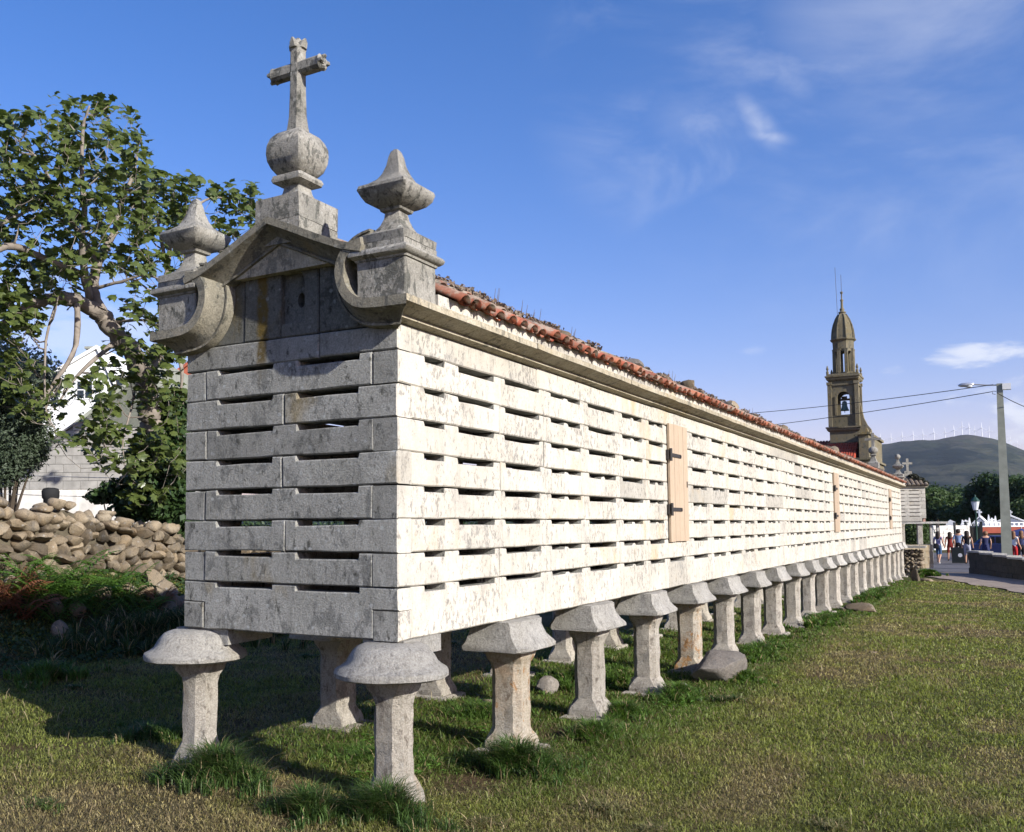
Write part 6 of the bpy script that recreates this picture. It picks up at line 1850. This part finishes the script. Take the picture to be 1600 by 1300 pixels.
# ---- cars and parasol
def car(label, loc, rz, paint):
    t_ = thing('parked_car', label, 'car', loc, rz, 'blue cars parked beyond the road')
    body = [(-2.05, .35), (-2.1, .62), (-1.95, .86), (-1.2, .95), (1.0, .98), (1.75, .95), (2.0, .75), (2.05, .4), (1.7, .25), (-1.8, .25)]
    def loftY(prof_, ys_):
        return [[(x, y, z if s_ is None else z) for x, z in prof_] for y, s_ in ys_]
    b = Mb(); b.loft([[(x*.97, -.82, z*.97+.01) for x, z in body], [(x, -.76, z) for x, z in body], [(x, .76, z) for x, z in body], [(x*.97, .82, z*.97+.01) for x, z in body]]); b.build('body', paint, t_, smooth='auto')
    cab = [(-1.25, .95), (-.75, 1.38), (-.4, 1.44), (.75, 1.42), (1.45, .98)]
    b = Mb(); b.loft([[(x*.92+.05, -.62, .95+(z-.95)*.97) for x, z in cab], [(x, -.56, z) for x, z in cab], [(x, .56, z) for x, z in cab], [(x*.92+.05, .62, .95+(z-.95)*.97) for x, z in cab]]); b.build('cabin', paint, t_, smooth='auto')
    b = Mb()
    for sy_ in (-1, 1):
        y = sy_*.635
        for q in ([(-1.02, 1.0), (-.68, 1.33), (-.1, 1.36), (-.1, 1.0)], [(-.02, 1.0), (-.02, 1.36), (.62, 1.34), (1.15, 1.0)]):
            b.loft([[(x, y, z) for x, z in q], [(x, y-sy_*.05, z) for x, z in q]])
    b.build('window', M_GLASS, t_)
    for sg, nm_, c_ in ((-1, 'windscreen', [(-1.235, .99), (-.79, 1.36)]), (1, 'rear_window', [(.80, 1.39), (1.40, 1.02)])):
        b = Mb(); (x0, z0), (x1, z1) = c_
        b.add([(x0-.02, -.5, z0+.01), (x0-.02, .5, z0+.01), (x1-.02*(sg < 0), .45, z1+.02), (x1-.02*(sg < 0), -.45, z1+.02), (x0+.02, -.5, z0-.03), (x0+.02, .5, z0-.03), (x1+.02, .45, z1-.02), (x1+.02, -.45, z1-.02)], [(0, 1, 2, 3), (7, 6, 5, 4), (0, 4, 5, 1), (1, 5, 6, 2), (2, 6, 7, 3), (3, 7, 4, 0)]); b.build(nm_, M_GLASS, t_)
    for x in (-1.3, 1.3):
        for y in (-.78, .78):
            b = Mb(); b.loft([[(x+.32*math.cos(a), y+q, .32+.32*math.sin(a)) for a in np.linspace(0, 2*math.pi, 17)[:-1]] for q in (-.10, .10)]); w = b.build('wheel', M_RUB, t_)
            b = Mb(); b.loft([[(x+.2*math.cos(a), y+q, .32+.2*math.sin(a)) for a in np.linspace(0, 2*math.pi, 13)[:-1]] for q in (-.11, .11)]); b.build('rim', M_CHROME, w)
    for y in (-.6, .6):
        b = Mb(); b.loft([sring(0, 0, z, .12, .05, 2.5, 8) for z in (0, .12)]); b.build('headlight', M_LAMPG, t_, loc=(-2.03, y, .62))
    return t_
p = at(1562, 858, 56); car('blue car parked left of the concrete pole beyond the parapet', (p.x, p.y, gz(p.x, p.y)), -.25, M_BLUE)
p = at(1606, 858, 62); car('dark blue car at the right edge under the parasol', (p.x, p.y, gz(p.x, p.y)), .1, M_BLUE)
p = at(1597, 850, 52)
PS = thing('parasol', 'dark blue market parasol at the right edge of the photo', 'parasol', (p.x, p.y, gz(p.x, p.y)))
h = at(1597, 826, 52).z-PS.location.z
b = Mb(); b.tube([(0, 0, 0), (0, 0, h+.1)], .025, 8); b.build('pole', M_CHROME, PS)
b = Mb(); b.loft([[(r*math.cos(a), r*math.sin(a), h-z) for a in np.linspace(0, 2*math.pi, 9)[:-1]] for r, z in ((1.0, .46), (.98, .36), (.5, .14), (.04, 0))]); b.build('canopy', M_PARASOL, PS)
# verge of grass behind the parapet
tuft_patch(5.2, 47.5, 1.6, 1.2, 3500, .12, (.09, .13, .03), 'long_grass', 'small green verge behind the parapet', 23)

# ------------------------------------------------------------------ church
CH = thing('church', 'baroque granite church with a tall domed bell tower and red tile roofs', 'church', (-10.6, 101.5, 0), 0)
o0 = Vector(CH.location)
def cz_(y): return at(1320, y, 100).z
tw_ = 1.62
M1 = M_CHURCH
b = Mb(); b.box((-1.75, -1.75, -1.5), (1.75, 1.75, 8.9)); b.box((-1.62, -1.62, 8.9), (1.62, 1.62, 10.95)); base = b.build('tower_base', M1, CH)
def ledge(z, hw, t_, name='string_course'):
    b = Mb(); b.loft(sq_rings(0, 0, [(hw-.25, z-t_*1.4), (hw-.12, z-t_), (hw-.1, z-t_*.6), (hw, z-t_*.4), (hw, z), (hw-.22, z+.02)], round_=.02)); return b.build(name, M1, CH)
ledge(9.15, 1.98, .3); ledge(11.15, 2.02, .4)
# belfry storey with arched openings on four sides, built of piers, sills and arch heads
def arch_side(zb, zs, zt, hw, ow, th, name):
    """four faces, each with an arched opening half-width ow; zb floor, zs springing, zt top"""
    b = Mb()
    for q in range(4):
        R_ = Matrix.Rotation(q*math.pi/2, 4, 'Z')
        inner, outer = -hw+th, -hw
        def quad3(pts):
            n = len(pts); vs_ = [R_ @ Vector((x, outer, z)) for x, z in pts]+[R_ @ Vector((x, inner, z)) for x, z in pts]
            b.add(vs_, [tuple(range(n)), tuple(reversed(range(n, 2*n)))]+[(i, n+i, n+(i+1) % n, (i+1) % n) for i in range(n)])
        quad3([(-hw+.002, zb), (-ow, zb), (-ow, zs), (-ow, zt), (-hw+.002, zt)]); quad3([(ow, zb), (hw-th-.002, zb), (hw-th-.002, zt), (ow, zt), (ow, zs)])
        m_ = 8
        for k in range(m_):
            a0, a1 = math.pi-math.pi*k/m_, math.pi-math.pi*(k+1)/m_
            quad3([(ow*math.cos(a0), zs+ow*math.sin(a0)), (ow*math.cos(a1), zs+ow*math.sin(a1)), (ow*math.cos(a1), zt), (ow*math.cos(a0), zt)])
    return b.build(name, M1, CH)
b = Mb(); b.box((-1.5, -1.5, 11.15), (1.5, 1.5, 12.7)); b.build('belfry_parapet', M1, CH)
b = Mb(); b.box((-1.52, -1.56, 12.5), (1.52, 1.56, 12.62)); b.build('sill', M1, CH)
arch_side(12.7, 15.0, 17.4, 1.5, .68, .45, 'belfry_arches')
for sx_ in (-1, 1):
    for sy_ in (-1, 1):
        b = Mb(); b.box((sx_*1.5-.22, sy_*1.5-.22, 11.2), (sx_*1.5+.22, sy_*1.5+.22, 16.6)); b.box((sx_*1.5-.3, sy_*1.5-.3, 16.6), (sx_*1.5+.3, sy_*1.5+.3, 16.95)); b.build('pilaster', M1, CH)
for q in range(4):
    R_ = Matrix.Rotation(q*math.pi/2, 4, 'Z'); b = Mb()
    for x in (-.86, .86): b.add([R_ @ Vector(v) for v in [(x-.1, -1.62, 12.7), (x+.1, -1.62, 12.7), (x+.1, -1.49, 12.7), (x-.1, -1.49, 12.7), (x-.1, -1.62, 15.1), (x+.1, -1.62, 15.1), (x+.1, -1.49, 15.1), (x-.1, -1.49, 15.1)]], [(0, 3, 2, 1), (4, 5, 6, 7), (0, 1, 5, 4), (1, 2, 6, 5), (2, 3, 7, 6), (3, 0, 4, 7)])
    b.add([R_ @ Vector(v) for v in [(-1.2, -1.64, 16.5), (1.2, -1.64, 16.5), (1.2, -1.49, 16.5), (-1.2, -1.49, 16.5), (-1.2, -1.64, 16.72), (1.2, -1.64, 16.72), (1.2, -1.49, 16.72), (-1.2, -1.49, 16.72)]], [(0, 3, 2, 1), (4, 5, 6, 7), (0, 1, 5, 4), (1, 2, 6, 5), (2, 3, 7, 6), (3, 0, 4, 7)])
    b.build('moulding', M1, CH)
ledge(17.75, 1.95, .45)
b = Mb(); b.box((-1.78, -1.78, 17.76), (1.78, 1.78, 18.0)); b.build('balustrade', M1, CH)
for sx_ in (-1, 1):
    for sy_ in (-1, 1):
        b = Mb(); b.loft([sring(sx_*1.65, sy_*1.65, z, r, r, 2, 8) for r, z in ((.16, 18), (.16, 18.3), (.07, 18.45), (.16, 18.65), (.12, 18.8), (.04, 19.1))]); b.build('pinnacle', M1, CH)
# bell
b = Mb(); b.loft([sring(0, -.6, z, r, r, 2, 16) for r, z in ((.52, 13.3), (.50, 13.38), (.40, 13.55), (.31, 13.9), (.28, 14.3), (.22, 14.5), (.05, 14.56))]); bell = b.build('bell', M_BRONZE, CH, smooth=True)
b = Mb(); b.box((-.62, -.72, 14.6), (.62, -.48, 14.85)); b.box((-.3, -.7, 14.86), (.3, -.5, 15.15)); b.build('bell_yoke', M_BARK2, CH)
b = Mb(); b.tube([(0, -.6, 14.4), (0, -.6, 13.05)], .04, 6); b.build('clapper', M_IRON, bell)
# octagonal lantern
def octr(r, z): return [(r*math.cos(math.pi/8+math.pi/4*k), r*math.sin(math.pi/8+math.pi/4*k), z) for k in range(8)]
b = Mb(); b.loft([octr(1.3, 18.0), octr(1.3, 18.25)]); b.build('lantern_base', M1, CH)
for k in range(8):
    a = math.pi/8+math.pi/4*k
    b = Mb(); cx, cy = 1.08*math.cos(a), 1.08*math.sin(a); b.loft(sq_rings(cx, cy, [(.22, 18.25), (.20, 18.4), (.19, 21.1), (.24, 21.3)])); b.build('lantern_pier', M1, CH)
    b = Mb(); a2 = a+math.pi/8
    R_ = Matrix.Rotation(a2+math.pi/2, 4, 'Z')
    for q in range(6):
        t0_, t1_ = math.pi-math.pi*q/6, math.pi-math.pi*(q+1)/6
        pts = [(.27*math.cos(t0_), 20.75+.27*math.sin(t0_)), (.27*math.cos(t1_), 20.75+.27*math.sin(t1_)), (.27*math.cos(t1_), 21.3), (.27*math.cos(t0_), 21.3)]
        vs_ = [R_ @ Vector((x, -1.1, z)) for x, z in pts]+[R_ @ Vector((x, -.9, z)) for x, z in pts]
        b.add(vs_, [(0, 1, 2, 3), (7, 6, 5, 4)]+[(i, 4+i, 4+(i+1) % 4, (i+1) % 4) for i in range(4)])
    b.build('lantern_arch', M1, CH)
b = Mb(); b.loft([octr(1.22, 21.3), octr(1.25, 22.3), octr(1.3, 22.35), octr(1.5, 22.5), octr(1.52, 22.62), octr(1.3, 22.7)]); b.build('drum', M1, CH)
b = Mb(); b.loft([octr(r, z) for r, z in ((1.3, 22.7), (1.28, 23.2), (1.2, 23.9), (1.05, 24.6), (.82, 25.3), (.5, 25.9), (.28, 26.15), (.2, 26.2))]); b.build('dome', M1, CH)
for k in range(8):
    a = math.pi/8+math.pi/4*k; b = Mb(); b.tube([(r*math.cos(a), r*math.sin(a), z) for r, z in ((1.33, 22.7), (1.31, 23.2), (1.23, 23.9), (1.08, 24.6), (.84, 25.3), (.5, 25.92))], .07, 5); b.build('rib', M1, CH)
b = Mb(); b.loft([sring(0, 0, z, r, r, 2, 10) for r, z in ((.42, 26.1), (.45, 26.25), (.2, 26.35), (.3, 26.6), (.16, 26.8), (.13, 27.6), (.2, 27.8), (.08, 28.0), (.07, 28.6), (.16, 28.75), (.16, 28.9), (.03, 29.0))]); b.build('finial', M1, CH, smooth=True)
b = Mb(); b.tube([(0, 0, 28.9), (0, 0, 31.2)], .025, 4); b.build('lightning_rod', M_IRON, CH)
b = Mb(); b.tube([(-.5, -.2, 25.5), (-.62, -.2, 32.2)], .022, 4); b.build('antenna', M_IRON, CH)
CH.scale = (1, 1, 1)
# the tower's measured height
top_target = at(1312, 458, 101).z
kz = (top_target-9.0)/(29.0-9.0)
for ch in CH.children:
    ch.scale.x = ch.scale.y = .88; ch.scale.z = kz; ch.location.z = 9.0*(1-kz) if ch.name.split('.')[0] != 'x' else 0
# nave and facade
b = Mb(); b.loft([[(x, -5, -1.5), (x, 7.5, -1.5), (x, 7.5, 7.0), (x, -5, 7.0)] for x in (-22, -1.5)]); b.build('nave_wall', M1, CH)
ym, zr_, ze_ = 1.3, 9.5, 7.1
b = Mb(); b.add([(-22.5, -5.5, ze_), (-1.4, -5.5, ze_), (-1.4, ym, zr_), (-22.5, ym, zr_), (-1.4, 8, ze_), (-22.5, 8, ze_)], [(0, 1, 2, 3), (3, 2, 4, 5), (0, 3, 5), (1, 4, 2), (0, 5, 4, 1)]); nr = b.build('nave_roof', M_CTILE, CH)
tiles_on('roof_tile', nr, Vector((-14, -5.5, ze_+.02)), Vector((-1.4, -5.5, ze_+.02)), Vector((-14, ym, zr_+.02)), 0, 0, M_CTILE, 8, 42, .15)
b = Mb(); b.add([(-1.6, -5.2, ze_-.1), (1.35, -5.2, ze_-.1), (1.35, -1.8, 8.9), (-1.6, -1.8, 8.9), (-1.6, -1.8, ze_-.1), (1.35, -1.8, ze_-.1)], [(0, 1, 2, 3), (0, 3, 4), (1, 5, 2), (3, 2, 5, 4), (0, 4, 5, 1)]); r2_ = b.build('aisle_roof', M_CTILE, CH)
tiles_on('roof_tile', r2_, Vector((-1.6, -5.2, ze_-.06)), Vector((1.35, -5.2, ze_-.06)), Vector((-1.6, -1.8, 8.94)), 0, 0, M_CTILE, 6, 12, .15)
b = Mb(); b.box((1.4, -5.0, -1.5), (2.75, 8, 7.2)); b.box((1.7, -4.2, 7.21), (2.6, 8, 9.6)); b.box((1.5, -4.4, 9.61), (2.8, 8.2, 9.85)); b.box((1.3, -5.2, 7.0), (2.95, 8.2, 7.22)); b.build('facade', M1, CH)
b = Mb(); b.loft([[(x, -4.0, z), (x, -1.2, z)] and [(x0, y, z0) for (x0, z0) in ((1.8, 9.85), (2.8, 9.85), (2.75, 10.2), (2.4, 10.7), (2.1, 11.4), (1.8, 13.0))] for y in (-3.2, -2.4) for x, z in ((0, 0),)]); b.build('volute', M1, CH)
b = Mb(); b.loft([[(2.15+.42*math.cos(a), y, 9.86+.6*math.sin(a)) for a in np.linspace(0, math.pi, 9)] for y in (-4, -3.2)]); b.build('scroll', M1, CH)

print('objects', len(bpy.data.objects), 'tris', sum(len(o.data.polygons) for o in bpy.data.objects if o.type == 'MESH'))
